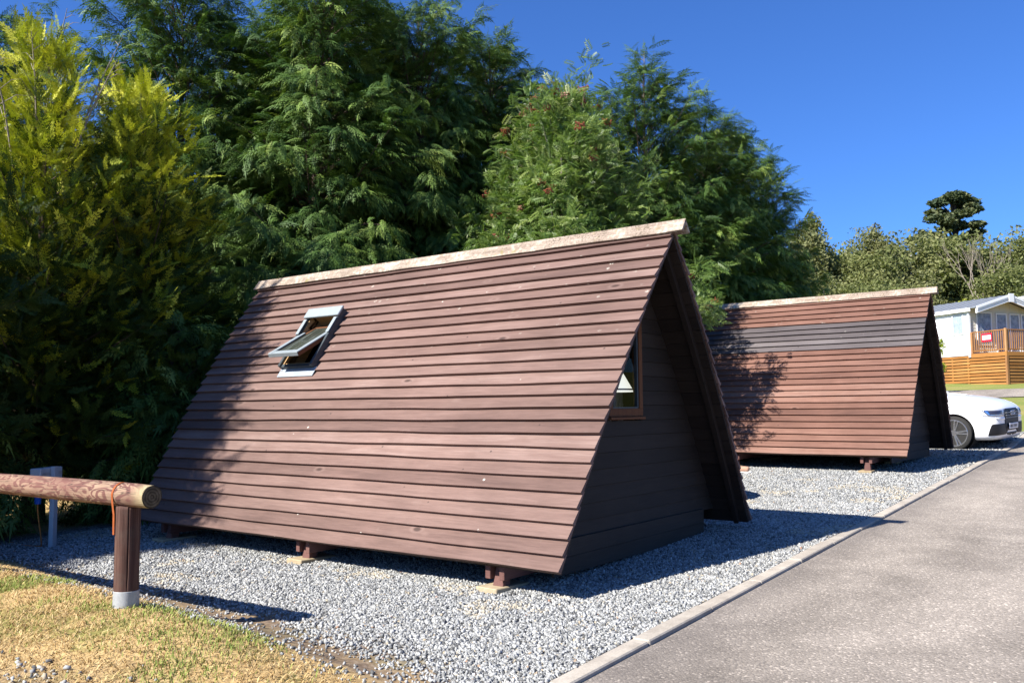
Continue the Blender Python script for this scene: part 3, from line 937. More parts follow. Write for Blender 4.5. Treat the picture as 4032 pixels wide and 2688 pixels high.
Rm_ = Matrix.Rotation(yaw + PI, 4, 'Z') @ Matrix.Rotation(el, 4, 'Y')
rail.rotation_euler = Rm_.to_euler()
def endgrain():
    t = NT('log_end_grain')
    sx = t.new('TexCoord'); ln = t.new('VectorMath'); ln.operation = 'LENGTH'
    sp = t.new('SeparateXYZ'); cb = t.new('CombineXYZ'); t.lk(sx.outputs['Object'], sp.inputs[0])
    t.lk(sp.outputs[1], cb.inputs[1]); t.lk(sp.outputs[2], cb.inputs[2]); t.lk(cb.outputs[0], ln.inputs[0])
    n = t.noise(t.coord(), 30, 4, .6)
    f = t.math('ADD', t.math('MULTIPLY', ln.outputs['Value'], 330.0), t.math('MULTIPLY', n, 2.5))
    w = t.math('SINE', f)
    c = t.ramp(t.math('ADD', t.math('MULTIPLY', w, .2), n), [(.3, (.045, .035, .023)), (.6, (.095, .075, .05)), (.9, (.14, .115, .08))])
    t.col(c); t.set(rough=.9, spec=.1); return t.m
m = MB(); m.lathe([(.0, .0015), (.035, .003), (.067, .002), (.0705, -.004), (.066, -.012), (0, -.012)], n=28, axis='x')
eg = m.build('log_end', endgrain(), bar, smooth=True)
eg.location = rail.location; eg.rotation_euler = rail.rotation_euler
def post_mesh(h):
    m = MB(); NR = 120; vs = []; fs = []
    zs = [-.08, .0, .1, .2, .3, .4, .5, h - .02, h]
    for i, z in enumerate(zs):
        for k in range(NR):
            t_ = 2 * PI * k / NR
            r = .0745 * (1 + .012 * math.sin(3 * t_ + z * 4)) * (.985 if i == len(zs) - 1 else 1)
            if k == 75: r *= .72 if z > .13 else 1          # the long drying crack
            if k == 96: r *= .9 if z > .3 else 1
            vs.append((r * math.cos(t_), r * math.sin(t_), z))
    for i in range(len(zs) - 1):
        for k in range(NR):
            k2 = (k + 1) % NR; fs.append((i * NR + k, i * NR + k2, (i + 1) * NR + k2, (i + 1) * NR + k))
    fs.append(tuple((len(zs) - 1) * NR + k for k in range(NR)))
    return m.add(vs, fs)
PM = post_mat()
for s in (.245, 2.35, 4.45):
    p = LOG0 + LOGD * s
    zb = float(height(p.x, p.y)); h = p.z - .069 - zb
    po = post_mesh(h).build('post', PM, bar, smooth=False)
    po.location = Vector((p.x, p.y, zb)) - Vector(bar.location); po.rotation_euler[2] = R(18) + (s - .245)
    for q in po.data.polygons: q.use_smooth = True
    sl = MB(); sl.lathe([(.0775, -.08), (.079, .0), (.0782, .098), (.0765, .100), (.072, .100)], n=30)
    so_ = sl.build('post_sleeve', M['galv'], bar, smooth=True); so_.location = po.location
    # perforated strap over the log, nailed to the post
    stp = MB(); nS = 22
    pts_ = []
    ctr = LOG0 + LOGD * (s + .062)
    side = Vector((0, 0, 1)).cross(LOGD).normalized()
    upv = LOGD.cross(side)
    r = .0775
    for k in range(nS + 1):
        t_ = PI * k / nS
        pts_.append(ctr + side * math.cos(t_) * r + upv * math.sin(t_) * r)
    dn = Vector((0, 0, 1)); sh = LOGD * -.028
    chain = [pts_[0] - dn * .245 + sh, pts_[0] - dn * .12 + sh * .9, pts_[0] - dn * .05 + sh * .3] + pts_ + [pts_[-1] - dn * .05 + sh * .3, pts_[-1] - dn * .12 + sh * .9, pts_[-1] - dn * .245 + sh]
    vs = []; fs = []
    wv = LOGD * .0095
    for k, q in enumerate(chain):
        q = q - Vector(bar.location); vs += [q - wv, q + wv]
    for k in range(len(chain) - 1): fs.append((2 * k, 2 * k + 1, 2 * k + 3, 2 * k + 2))
    stp.add(vs, fs)
    so2 = stp.build('strap', M['orange_strap'], bar)
    sm_ = so2.modifiers.new('thick', 'SOLIDIFY'); sm_.thickness = .0022; sm_.offset = 0

# ------------------------------------------------------------------ electric hook-up post by the hedge
hk = empty('hookup_post', (-.70, 5.86, float(height(-.70, 5.86))), R(33), 'grey electric hook-up post with boxes and a blue plug, shaded by the hedge', 'hook-up post')
m = MB(); m.b2((-.035, -.004, -.1), (.035, .0, .84)); m.b2((-.035, .0005, -.1), (-.031, .045, .84)); m.b2((.031, .0005, -.1), (.035, .045, .84))
m.build('post', M['hook_box'], hk, bevel=.002)
for xx, w in ((-.105, .135), (.105, .135)):
    m = MB(); m.b2((xx - w / 2 - .03, .048, .62), (xx + w / 2 + .02, .165, .83)); m.build('socket_box', M['hook_box'], hk, bevel=.012, seg=2)
    m = MB(); m.b2((xx - .07, .0455, .755), (xx + .07, .0475, .785)); m.build('mounting_rail', M['galv'], hk)
m = MB(); m.lathe([(.02, -.15), (.03, -.145), (.034, -.06), (.038, -.055), (.038, -.03), (.03, -.028), (.03, .0), (.0, .0)], c=(-.15, .10, .612), n=20)
m.build('plug', M['blue_plastic'], hk, smooth=True)
m = MB(); m.tube([(-.15, .10, .47), (-.148, .10, .40), (-.12, .10, .28), (-.09, .09, .12), (-.03, .12, .02), (.05, .3, .008), (.3, .7, .008)], .0065, 8)
m.build('cable', M['cable_orange'], hk, smooth=True)

# ------------------------------------------------------------------ between the huts: round table, chair and the seated person
tz = float(height(5.05, 1.85))
tb = empty('garden_table', (5.05, 1.85, tz), 0, 'round green garden table behind the nearer hut', 'table')
m = MB(); m.lathe([(.0, .70), (.80, .70), (.81, .705), (.81, .725), (.80, .73), (.0, .73)], n=48); m.build('table_top', M['table_top'], tb, smooth=True)
m = MB(); m.tube([(0, 0, .1), (0, 0, .699)], .045, 14); m.build('pedestal', M['frame_metal'], tb, smooth=True)
for k in range(4):
    a = PI / 4 + k * PI / 2
    m = MB(); m.tube([(0.03 * math.cos(a), .03 * math.sin(a), .16), (.2 * math.cos(a), .2 * math.sin(a), .1), (.42 * math.cos(a), .42 * math.sin(a), .015)], [.022, .02, .018], 10)
    m.build('leg', M['frame_metal'], tb, smooth=True)

PX, PY = 8.62, 2.93
pz = float(height(PX, PY))
ch = empty('camp_chair', (PX, PY, pz), 0, 'folding camp chair with green cloth between the two huts', 'chair')
m = MB(); m.b2((-.24, -.22, .42), (.24, .24, .445)); m.build('seat', M['chair_cloth'], ch, bevel=.01)
m = MB(); m.box((0, .31, .70), (.46, .025, .42), Matrix.Rotation(R(-12), 3, 'X')); m.build('backrest', M['chair_cloth'], ch, bevel=.01)
for sx in (-1, 1):
    for p, q in (((sx * .25, -.24, .0), (sx * .25, .22, .44)), ((sx * .25, .26, 0), (sx * .25, -.2, .44))):
        m = MB(); m.tube([p, q], .012, 8); m.build('leg', M['frame_metal'], ch, smooth=True)
    m = MB(); m.tube([(sx * .25, .2, .43), (sx * .25, .37, .93)], .012, 8); m.build('back_post', M['frame_metal'], ch, smooth=True)

def skin_mesh(name, joints, edges, mat, parent, sub=2, root=0):
    me = bpy.data.meshes.new(name)
    me.from_pydata([j[0] for j in joints], edges, [])
    o = link(bpy.data.objects.new(name, me))
    o.modifiers.new('skin', 'SKIN').use_smooth_shade = True
    o.modifiers.new('sub', 'SUBSURF').levels = sub
    o.modifiers['sub'].render_levels = sub
    if not me.skin_vertices:
        bpy.context.view_layer.objects.active = o
        with bpy.context.temp_override(object=o, active_object=o):
            bpy.ops.mesh.customdata_skin_add()
    for i, j in enumerate(joints):
        r = j[1] if hasattr(j[1], '__len__') else (j[1], j[1])
        me.skin_vertices[0].data[i].radius = r
        me.skin_vertices[0].data[i].use_root = (i == root)
    dg = bpy.context.evaluated_depsgraph_get()
    nm = bpy.data.meshes.new_from_object(o.evaluated_get(dg))
    nm.name = name; nm.materials.clear(); nm.materials.append(mat)
    bpy.data.objects.remove(o); bpy.data.meshes.remove(me)
    for p in nm.polygons: p.use_smooth = True
    o = bpy.data.objects.new(name, nm)
    return link(o, parent)

# seated, facing -y, right foot stretched out on the gravel
J = [((0, .10, .53), .115), ((0, .14, .74), (.125, .10)), ((0, .15, .93), (.15, .10)), ((0, .14, 1.05), (.07, .065)), ((0, .11, 1.14), .055),
     ((0, .10, 1.22), (.072, .085)), ((0, .09, 1.33), (.062, .075)),
     ((.11, .06, .50), .088), ((.14, -.36, .50), .058), ((.13, -.50, .30), .052), ((.12, -.62, .10), .034), ((.12, -.72, .045), .032), ((.12, -.82, .04), .028),
     ((-.11, .06, .50), .088), ((-.14, -.36, .50), .058), ((-.14, -.40, .28), .052), ((-.14, -.42, .09), .034), ((-.14, -.52, .045), .032), ((-.14, -.61, .04), .028),
     ((.19, .14, .98), .052), ((.25, .08, .76), .042), ((.18, -.18, .62), .032), ((.16, -.26, .60), (.036, .018)),
     ((-.19, .14, .98), .052), ((-.25, .08, .76), .042), ((-.18, -.18, .62), .032), ((-.16, -.26, .60), (.036, .018))]
ED = [(0, 1), (1, 2), (2, 3), (3, 4), (4, 5), (5, 6), (0, 7), (7, 8), (8, 9), (9, 10), (10, 11), (11, 12), (0, 13), (13, 14), (14, 15), (15, 16), (16, 17), (17, 18),
      (2, 19), (19, 20), (20, 21), (21, 22), (2, 23), (23, 24), (24, 25), (25, 26)]
for side, wr in ((1, 22), (-1, 26)):
    for k in range(4):
        b = len(J); xo = side * .16 + (-.030 + .020 * k)
        ln_ = (.072, .082, .078, .062)[k]
        J += [((xo, -.295, .598), .0095), ((xo, -.295 - ln_ * .55, .592), .0085), ((xo, -.295 - ln_, .572), .0075)]
        ED += [(wr, b), (b, b + 1), (b + 1, b + 2)]
    b = len(J)
    J += [((side * .16 - side * .042, -.262, .59), .0105), ((side * .16 - side * .060, -.30, .578), .009)]
    ED += [(wr, b), (b, b + 1)]
person = skin_mesh('person', J, ED, M['skin'], None)
person.location = (PX, PY - .02, pz - .002)
tag(person, 'person in pale grey trousers seated behind the nearer hut with one tan shoe showing', 'person')
def sub(ids, grow, extra=None):
    mp = {i: n for n, i in enumerate(ids)}
    js = [(J[i][0], tuple(r + grow for r in J[i][1]) if hasattr(J[i][1], '__len__') else J[i][1] + grow) for i in ids]
    es = [(mp[a], mp[b]) for a, b in ED if a in mp and b in mp]
    return js, es
js, es = sub([0, 7, 8, 9, 10, 13, 14, 15, 16], .012); skin_mesh('trousers', js, es, M['trousers'], person)
js, es = sub([0, 1, 2, 19, 20, 23, 24], .014); js[0] = (js[0][0], .12); skin_mesh('shirt', js, es, M['shirt'], person)
for side, (an, toe) in ((1, (10, 12)), (-1, (16, 18))):
    a = Vector(J[an][0]); t_ = Vector(J[toe][0])
    js = [((a.x, a.y + .03, .055), .046), ((a.x, a.y - .08, .066), .052), ((a.x, t_.y + .02, .066), (.054, .052)), ((a.x, t_.y - .035, .062), (.048, .046)), ((a.x, a.y, .10), .043)]
    s_ = skin_mesh('shoe', js, [(0, 1), (1, 2), (2, 3), (0, 4)], M['shoe'], person)
    js = [((a.x, a.y + .05, .016), (.042, .014)), ((a.x, a.y - .08, .016), (.044, .014)), ((a.x, t_.y - .02, .016), (.050, .016)), ((a.x, t_.y - .075, .022), (.036, .020))]
    skin_mesh('sole', js, [(0, 1), (1, 2), (2, 3)], M['sole'], s_)
    js = [((a.x, a.y, .09), .043), ((a.x, a.y + .012, .155), .041)]
    skin_mesh('sock', js, [(0, 1)], M['sock'], person)
js = [((0, .15, 1.22), (.07, .06)), ((0, .14, 1.33), (.085, .075)), ((0, .09, 1.395), (.075, .06)), ((0, .04, 1.385), (.05, .025))]
skin_mesh('hair', js, [(0, 1), (1, 2), (2, 3)], M['hair'], person)
for sx in (-1, 1):
    fc = MB(); fc.lathe([(.0, -.008), (.011, -.003), (.011, .003), (0, .008)], c=(sx * .03, .012, 1.285), n=10, axis='y')
    fc.build('eye', M['sole'], person, smooth=True)
nb = MB(); nb.add([(-.012, .016, 1.245), (.012, .016, 1.245), (0, .018, 1.285), (0, -.012, 1.248)], [(0, 1, 3), (1, 2, 3), (2, 0, 3), (0, 2, 1)]); nb.build('nose', M['skin'], person)
mo = MB(); mo.box((0, .014, 1.215), (.045, .012, .010)); mo.build('mouth', M['shoe'], person, bevel=.004)

# ------------------------------------------------------------------ lodges on the slope and the timber deck
def lodge(loc, rz, label, drop, W=3.92, Ln=11.0, detail=True):
    """local x along the gable end, y along the side; z 0 at the wall foot"""
    root = empty('holiday_lodge', loc, rz, label, 'lodge')
    EV, AP = 2.20, 2.82
    m = MB()
    for k in range(15):                                     # ribbed wall boards
        z0 = EV * k / 15; z1 = EV * (k + 1) / 15
        m.add([(-.012, 0, z0), (-.0, 0, z1), (0, Ln, z1), (-.012, Ln, z0)], [(0, 1, 2, 3)])
        m.add([(-.012, 0, z0), (-.012, Ln, z0), (0, Ln, z0), (0, 0, z0)], [(0, 1, 2, 3)])
    m.add([(W, 0, 0), (W, Ln, 0), (W, Ln, EV), (W, 0, EV)], [(0, 1, 2, 3)])
    m.add([(0, Ln, 0), (W, Ln, 0), (W, Ln, EV), (W / 2, Ln, AP), (0, Ln, EV)], [(0, 1, 2, 3, 4)])
    m.build('side_wall', M['white_panel'], root)
    g = MB()
    zz = 0
    while zz < EV - .01:
        z1 = min(zz + .147, EV)
        g.add([(0, -.015, zz), (W, -.015, zz), (W, 0, z1), (0, 0, z1)], [(0, 1, 2, 3)])
        g.add([(0, -.015, zz), (0, 0, zz), (W, 0, zz), (W, -.015, zz)], [(0, 1, 2, 3)])
        zz = z1
    g.add([(0, 0, EV), (W, 0, EV), (W / 2, 0, AP)], [(0, 1, 2)])
    for xx in (.75, 1.35, 1.96, 2.6, 3.2): g.b2((xx - .012, -.012, EV + .005), (xx + .012, .002, EV + .5 * (1 - abs(xx - W / 2) / (W / 2))))
    g.build('gable_wall', M['cream_panel'], root)
    OV = .62
    for sx in (-1, 1):
        r = MB()
        def P_(s, y, n):     # s from eave to ridge
            run = W / 2 + .18; x = -.18 + run * s; z = EV + .03 + (AP - EV + .02) * s
            return ((x if sx < 0 else W - x), y, z + n)
        nr = 22
        for k in range(nr):
            a, b = -OV + (Ln + OV + .2) * k / nr, -OV + (Ln + OV + .2) * (k + 1) / nr
            r.add([P_(0, a, .05), P_(0, b, .05), P_(1, b, .05), P_(1, a, .05), P_(0, a, -.0), P_(0, b, -.0), P_(1, b, -.0), P_(1, a, -.0)],
                  [(0, 1, 2, 3), (7, 6, 5, 4), (0, 4, 5, 1), (2, 6, 7, 3)])
            r.add([P_(0, a, .05), P_(0, a + .06, .05), P_(1, a + .06, .05), P_(1, a, .05), P_(0, a, .075), P_(0, a + .06, .075), P_(1, a + .06, .075), P_(1, a, .075)],
                  [(4, 5, 6, 7), (0, 4, 5, 1), (1, 5, 6, 2), (2, 6, 7, 3), (3, 7, 4, 0)])
        r.build('roof', M['roof_tile'], root)
        f = MB()
        xe = -.20 if sx < 0 else W + .20
        f.b2((min(xe, xe - .06 * sx), -OV + .35, EV - .10), (max(xe, xe - .06 * sx), Ln + .1, EV + .06))
        f.build('gutter', M['white_trim'], root)
        bb = MB()
        for n0, n1, yo in ((-.26, -.14, 0), (-.135, -.05, -.02), (-.045, .06, -.045)):
            q = [P_(s, y, n) for y in (-OV - .03 + yo, -OV + .06) for s, n in ((.02, n0), (1.0, n0), (1.0, n1), (.02, n1))]
            bb.add(q, [(0, 1, 2, 3), (7, 6, 5, 4), (0, 4, 5, 1), (1, 5, 6, 2), (2, 6, 7, 3), (3, 7, 4, 0)])
        bb.build('bargeboard', M['white_trim'], root)
    fn = MB(); fn.b2((W / 2 - .16, -OV - .10, AP - .26), (W / 2 + .16, -OV - .081, AP + .15))
    fn.build('ridge_plate', M['white_trim'], root)
    dn = MB(); dn.b2((-.07, -.08, -.1), (.03, .02, EV - .02)); dn.build('corner_post', M['white_trim'], root)
    if detail:
        # windows of the gable end
        for x0, x1, z0, z1 in ((.50, 1.34, .55, 2.06), (1.72, 2.30, .12, 2.02), (2.58, 3.12, .12, 2.02), (3.32, 3.76, .12, 2.02)):
            m = MB(); t = .05
            m.b2((x0 - t, -.05, z0 - t), (x1 + t, -.012, z0)); m.b2((x0 - t, -.05, z1), (x1 + t, -.012, z1 + t))
            m.b2((x0 - t, -.05, z0), (x0, -.012, z1)); m.b2((x1, -.05, z0), (x1 + t, -.012, z1))
            w = m.build('window', M['white_trim'], root)
            p = MB(); p.add([(x0, -.034, z0), (x1, -.034, z0), (x1, -.034, z1), (x0, -.034, z1)], [(0, 1, 2, 3)]); p.build('pane', M['glass'], w)
            c = MB(); vs = []; fs = []; nn = 30
            for k in range(nn + 1):
                xx = x0 + (x1 - x0) * k / nn
                for q in (z0 + .02, z1 - .02): vs.append((xx, -.0205 + .005 * math.sin(k * 1.3), q))
            for k in range(nn): fs.append((2 * k, 2 * k + 2, 2 * k + 3, 2 * k + 1))
            c.add(vs, fs); c.build('curtain', M['lodge_curtain'], w)
        for y0, y1 in ((.34, .92), (3.2, 4.4), (6.4, 7.4)):
            m = MB(); t = .045; z0, z1 = 1.08, 1.98
            m.b2((-.05, y0 - t, z0 - t), (-.013, y1 + t, z0)); m.b2((-.05, y0 - t, z1), (-.013, y1 + t, z1 + t))
            m.b2((-.05, y0 - t, z0), (-.013, y0, z1)); m.b2((-.05, y1, z0), (-.013, y1 + t, z1))
            w = m.build('window', M['white_trim'], root)
            p = MB(); p.add([(-.034, y1, z0), (-.034, y0, z0), (-.034, y0, z1), (-.034, y1, z1)], [(0, 1, 2, 3)]); p.build('pane', M['glass'], w)
            c = MB(); vs = []; fs = []; nn = 24
            for k in range(nn + 1):
                yy = y0 + (y1 - y0) * k / nn
                for q in (z0 + .01, z1 - .01): vs.append((-.0215 + .005 * math.sin(k * 1.5), yy, q))
            for k in range(nn): fs.append((2 * k, 2 * k + 2, 2 * k + 3, 2 * k + 1))
            c.add(vs, fs); c.build('curtain', M['side_curtain'], w)
    # boards closing the gap under the floor along the side
    n = int(drop / .148)
    s = MB()
    for k in range(n):
        z1 = -.03 - k * .148
        s.b2((-.035, .02, z1 - .105), (-.012, Ln, z1), random.random())
    for yy in np.arange(.1, Ln, .95): s.b2((-.012, yy, -drop - .2), (.05, yy + .09, -.03), .4)
    s.build('skirting', M['deck_wood_y'], root)
    s = MB(); s.b2((.06, .06, -drop - .3), (W - .1, Ln - .1, -.02)); s.build('underframe', M['black_plastic'], root)
    return root
M['deck_wood_y'] = wood_boards('orange_skirt_boards', [(.2, (.26, .105, .024)), (.5, (.36, .16, .042)), (.85, (.46, .23, .075))], 'y', knot=False)
M['side_curtain'] = plain('pale_blue_curtain', (.46, .50, .58), .9, 0, .35, 5)
M['lodge_curtain'] = plain('blue_grey_curtain', (.50, .53, .64), .9, 0, .6, 5)
LK = (41.47, 3.93, 3.76); LR = math.atan2(-.57, .82)
lodge_a = lodge(LK, LR, 'white holiday lodge with cream gable end and grey roof, behind the timber deck', 1.35)
lodge_b = lodge((54.9, -3.9, 6.0), LR + R(6), 'second holiday lodge showing a roof corner behind the white lodge', 2.9, detail=False)
m = MB(); m.b2((.9, 1.0, 2.2), (1.5, 1.5, 3.2)); m.b2((.85, .95, 3.2), (1.55, 1.55, 3.27)); m.build('chimney', M['brick'], lodge_b)

dk = empty('timber_deck', LK, LR, 'raised orange timber deck with baluster rail in front of the white lodge', 'deck')
DT = .06; DL = 2.05; DW = 4.3
m = MB()
for k in range(14):
    y0 = -DL + k * DL / 14.0
    m.b2((-.0, y0 + .003, DT - .03), (DW, y0 + DL / 14.0 - .003, DT), random.random())
m.build('deck_boards', M['deck_wood'], dk)
m = MB()
m.b2((-.035, -DL - .001, DT - .19), (-.002, -.09, DT - .002), .3); m.build('fascia', M['deck_wood_y'], dk)
m = MB(); m.b2((-.035, -DL - .036, DT - .19), (DW, -DL - .003, DT - .002), .5); m.build('fascia', M['deck_wood'], dk)
m = MB()
for k in range(9):
    z1 = DT - .225 - k * .148
    m.b2((-.028, -DL + .06, z1 - .105), (-.004, .018, z1), random.random())
m.build('skirt_boards', M['deck_wood_y'], dk)
m = MB()
for k in range(9):
    z1 = DT - .225 - k * .148
    m.b2((.08, -DL - .028, z1 - .095), (DW, -DL - .004, z1), random.random())
m.build('skirt_boards', M['deck_wood'], dk)
m = MB(); m.b2((.05, -DL + .05, -1.5), (DW - .05, -.1, DT - .2)); m.build('underframe', M['black_plastic'], dk)
for (xx, yy, zt) in ((.03, -DL + .03, 1.12), (.03, -.12, 1.08), (1.9, -DL + .03, 1.1), (3.9, -DL + .03, 1.1)):
    m = MB(); m.b2((xx - .05, yy - .05, -1.52), (xx + .05, yy + .05, DT - .2)) if zt > 2 else None
    m.b2((xx - .05, yy - .05, DT + .001), (xx + .05, yy + .05, DT + zt - .04), random.random())
    m.build('post', M['deck_post'], dk, bevel=.008)
cp = MB(); cp.b2((-.04, -DL - .045, -1.46), (.07, -DL + .055, DT - .195)); cp.build('corner_post', M['deck_post'], dk)
m = MB(); m.b2((-.01, -DL + .085, DT + 1.0), (.07, -.175, DT + 1.04), .4); m.b2((.012, -DL + .085, DT + .10), (.05, -.175, DT + .14), .4); m.build('handrail', M['deck_wood_y'], dk)
m = MB(); m.b2((.085, -DL - .01, DT + 1.0), (DW, -DL + .07, DT + 1.04), .4); m.b2((.085, -DL + .012, DT + .10), (DW, -DL + .05, DT + .14), .4); m.build('handrail', M['deck_wood'], dk)
bal = None
spots = [(.03, -DL + .16 + k * .125) for k in range(14)] + [(.16 + k * .125, -DL + .03) for k in range(32)]
for (xx, yy) in spots:
    if min(abs(xx - 1.9), abs(xx - 3.9)) < .07: continue
    if bal is None:
        m = MB(); m.b2((-.018, -.018, DT + .055), (.018, .018, DT + 1.0), .5); bal = m.build('baluster', M['deck_post'], dk); o = bal
    else:
        o = bal.copy(); COL.objects.link(o); o.parent = dk
    o.location = (xx, yy, 0)
sg = empty('notice_sign', LK, LR, 'red bordered notice with white panels on the deck rail', 'sign')
m = MB(); m.b2((-.026, -1.30, .58), (-.012, -.72, .98)); m.build('board', M['red_sign'], sg, bevel=.003)
for y0, y1 in ((-1.255, -1.015), (-1.0, -.77)):
    m = MB(); m.b2((-.0305, y0, .68), (-.0265, y1, .88)); m.build('panel', M['sign_white'], sg)

# ------------------------------------------------------------------ white car
def build_car():
    fwd = Vector((-math.sin(R(10)), -math.cos(R(10)), 0))
    rzc = math.atan2(fwd.y, fwd.x)
    root = empty('parked_car', (15.36, -.17, .505), 0, 'white compact car parked nose to the road behind the red brown hut', 'car')
    root.rotation_euler = (Matrix.Rotation(R(-1.95), 4, 'Y') @ Matrix.Rotation(rzc, 4, 'Z')).to_euler()
    ST = [(.80, .36, .52, .70, .79), (.78, .26, .70, .75, .85), (.71, .20, .82, .82, .925), (.56, .185, .88, .88, 1.0), (.34, .18, .912, .935, 1.06), (0, .18, .918, .97, 1.105),
          (-.36, .18, .915, .985, 1.14), (-.62, .19, .91, .99, 1.15), (-1.4, .19, .91, 1.0, 1.06), (-2.3, .19, .915, 1.02, 1.08), (-2.9, .2, .905, 1.05, 1.1),
          (-3.25, .23, .87, 1.05, 1.12), (-3.42, .30, .80, 1.0, 1.08), (-3.47, .42, .66, .92, 1.0)]
    vs = []; fs = []
    for (x, zb, hw, zs, zt) in ST:
        zm = .55
        half = [(0, zb), (hw * .78, zb), (hw * .965, zb + .05), (hw, zb + .17), (hw * 1.0, .60), (hw * .985, zs - .10), (hw * .955, zs - .012), (hw * .86, zs + (zt - zs) * .55), (hw * .45, zt - .006), (0, zt)]
        ring = [(x, -y, z) for y, z in half] + [(x, y, z) for y, z in half[-2:0:-1]]
        vs += ring
    n = len(ring)
    for i in range(len(ST) - 1):
        for k in range(n):
            k2 = (k + 1) % n; fs.append((i * n + k, i * n + k2, (i + 1) * n + k2, (i + 1) * n + k))
    fs.append(tuple(range(n - 1, -1, -1))); fs.append(tuple((len(ST) - 1) * n + k for k in range(n)))
    b = MB().add(vs, fs).build('body', M['paint'], root, smooth=False)
    for q in b.data.polygons: q.use_smooth = True
    sb = b.modifiers.new('sub', 'SUBSURF'); sb.levels = 3; sb.render_levels = 3
    cut = MB()
    for xx in (0, -2.6):
        for sy in (-1, 1):
            cut.lathe([(.392, sy * .60), (.392, sy * 1.2)] if sy > 0 else [(.392, -1.2), (.392, -.60)], c=(xx, 0, .345), n=40, axis='y')
    co = cut.build('cutter', M['paint'], None)
    co.matrix_world = root.matrix_world
    co.parent = root
    bo = b.modifiers.new('arch', 'BOOLEAN'); bo.object = co; bo.solver = 'EXACT'
    dg = bpy.context.evaluated_depsgraph_get(); dg.update()
    nm = bpy.data.meshes.new_from_object(b.evaluated_get(dg))
    b.modifiers.clear(); b.data = nm
    bpy.data.objects.remove(co)
    es = b.modifiers.new('split', 'EDGE_SPLIT'); es.split_angle = R(50)
    bm = bmesh.new(); bm.from_mesh(nm); bm.faces.ensure_lookup_table()
    bvh = BVHTree.FromBMesh(bm); bm.free()
    # parts pressed onto the body surface
    cam = Vector((.343, -.94, 0)).normalized(); img = Vector((.94, .343, 0)).normalized()
    def patch(name, outline, mat, parent, proud=.006, view=(cam, img, Vector((0, -.85, 0))), mirror=False, sub=4, inset=0):
        d, ax, org = view
        me = bmesh.new()
        vv = [me.verts.new((a, z, 0)) for a, z in outline]
        me.faces.new(vv)
        bmesh.ops.triangulate(me, faces=me.faces[:])
        for _ in range(sub):
            bmesh.ops.subdivide_edges(me, edges=[e for e in me.edges if e.calc_length() > .035], cuts=1, use_grid_fill=True)
            bmesh.ops.triangulate(me, faces=me.faces[:])
        outl = []
        for v in me.verts:
            o = org + ax * v.co.x + Vector((0, 0, v.co.y)) + d * 3
            hit = bvh.ray_cast(o, -d)
            p = hit[0] if hit[0] is not None else o - d * 3
            outl.append(p + d * proud)
        for v, p in zip(me.verts, outl): v.co = p
        m2 = bpy.data.meshes.new(name); me.to_mesh(m2); me.free()
        if mirror:
            for v in m2.vertices: v.co.y = -v.co.y
        for q in m2.polygons: q.use_smooth = True
        m2.materials.append(mat)
        o = link(bpy.data.objects.new(name, m2), parent)
        so = o.modifiers.new('thick', 'SOLIDIFY'); so.thickness = .008; so.offset = 0
        return o
    HL = [(.385, .832), (.60, .830), (.78, .826), (.895, .820), (.910, .78), (.905, .715), (.885, .682), (.70, .680), (.515, .682), (.45, .76)]
    FI = [(.655, .515), (.69, .53), (.83, .532), (.915, .535), (.945, .515), (.955, .45), (.962, .395), (.915, .312), (.78, .306), (.585, .304), (.61, .40)]
    for mi in (False, True):
        h = patch('headlight', HL, M['lamp_glass'], root, .006, mirror=mi)
        patch('lamp_unit', [(.58, .800), (.85, .795), (.85, .728), (.63, .728)], M['lamp_inner'], h, .013, mirror=mi)
        patch('daytime_strip', [(.50, .805), (.60, .805), (.64, .72), (.88, .712), (.88, .702), (.60, .702)], M['chrome'], h, .014, mirror=mi, sub=3)
        patch('air_intake', FI, M['black_plastic'], root, .005, mirror=mi)
        patch('bumper_crease', [(.72, .655), (1.0, .655), (1.0, .60), (.76, .615)], M['paint'], root, .010, mirror=mi)
        patch('number_slot', [(1.05, .33), (1.12, .34), (1.12, .30), (1.04, .28)], M['black_plastic'], root, .004, mirror=mi, sub=2)
    fv = (Vector((1, 0, 0)), Vector((0, 1, 0)), Vector((0, 0, 0)))
    gr_ = patch('grille', [(-.42, .78), (-.33, .825), (.33, .825), (.42, .78), (.40, .55), (.33, .385), (-.33, .385), (-.40, .55)], M['black_plastic'], root, .004, fv)
    for z in (.74, .69, .64): patch('grille_bar', [(-.36, z + .005), (.36, z + .005), (.36, z - .005), (-.36, z - .005)], M['galv'], gr_, .014, fv, sub=3)
    patch('lower_vent', [(-.30, .345), (.30, .345), (.26, .30), (-.26, .30)], M['black_plastic'], root, .004, fv)
    em = MB()
    for k in range(4):
        nn = 18
        ring_ = [(.825, -.096 + .064 * k + .042 * math.cos(2 * PI * j / nn), .735 + .042 * math.sin(2 * PI * j / nn)) for j in range(nn)]
        em.tube(ring_ + [ring_[0]], .006, 6, cap=False)
    em.build('emblem', M['chrome'], gr_, smooth=True)
    pl = MB(); pl.box((.832, 0, .47), (.012, .52, .112), Matrix.Rotation(R(4), 3, 'Y'))
    pl_ = pl.build('number_plate', M['sign_white'], root, bevel=.004)
    tx = MB()
    for y0 in (-.19, -.13, -.06, .03, .10, .17):
        tx.box((.840, y0, .47), (.004, .036, .062), Matrix.Rotation(R(4), 3, 'Y'))
    tx.build('plate_characters', M['frame_metal'], pl_)
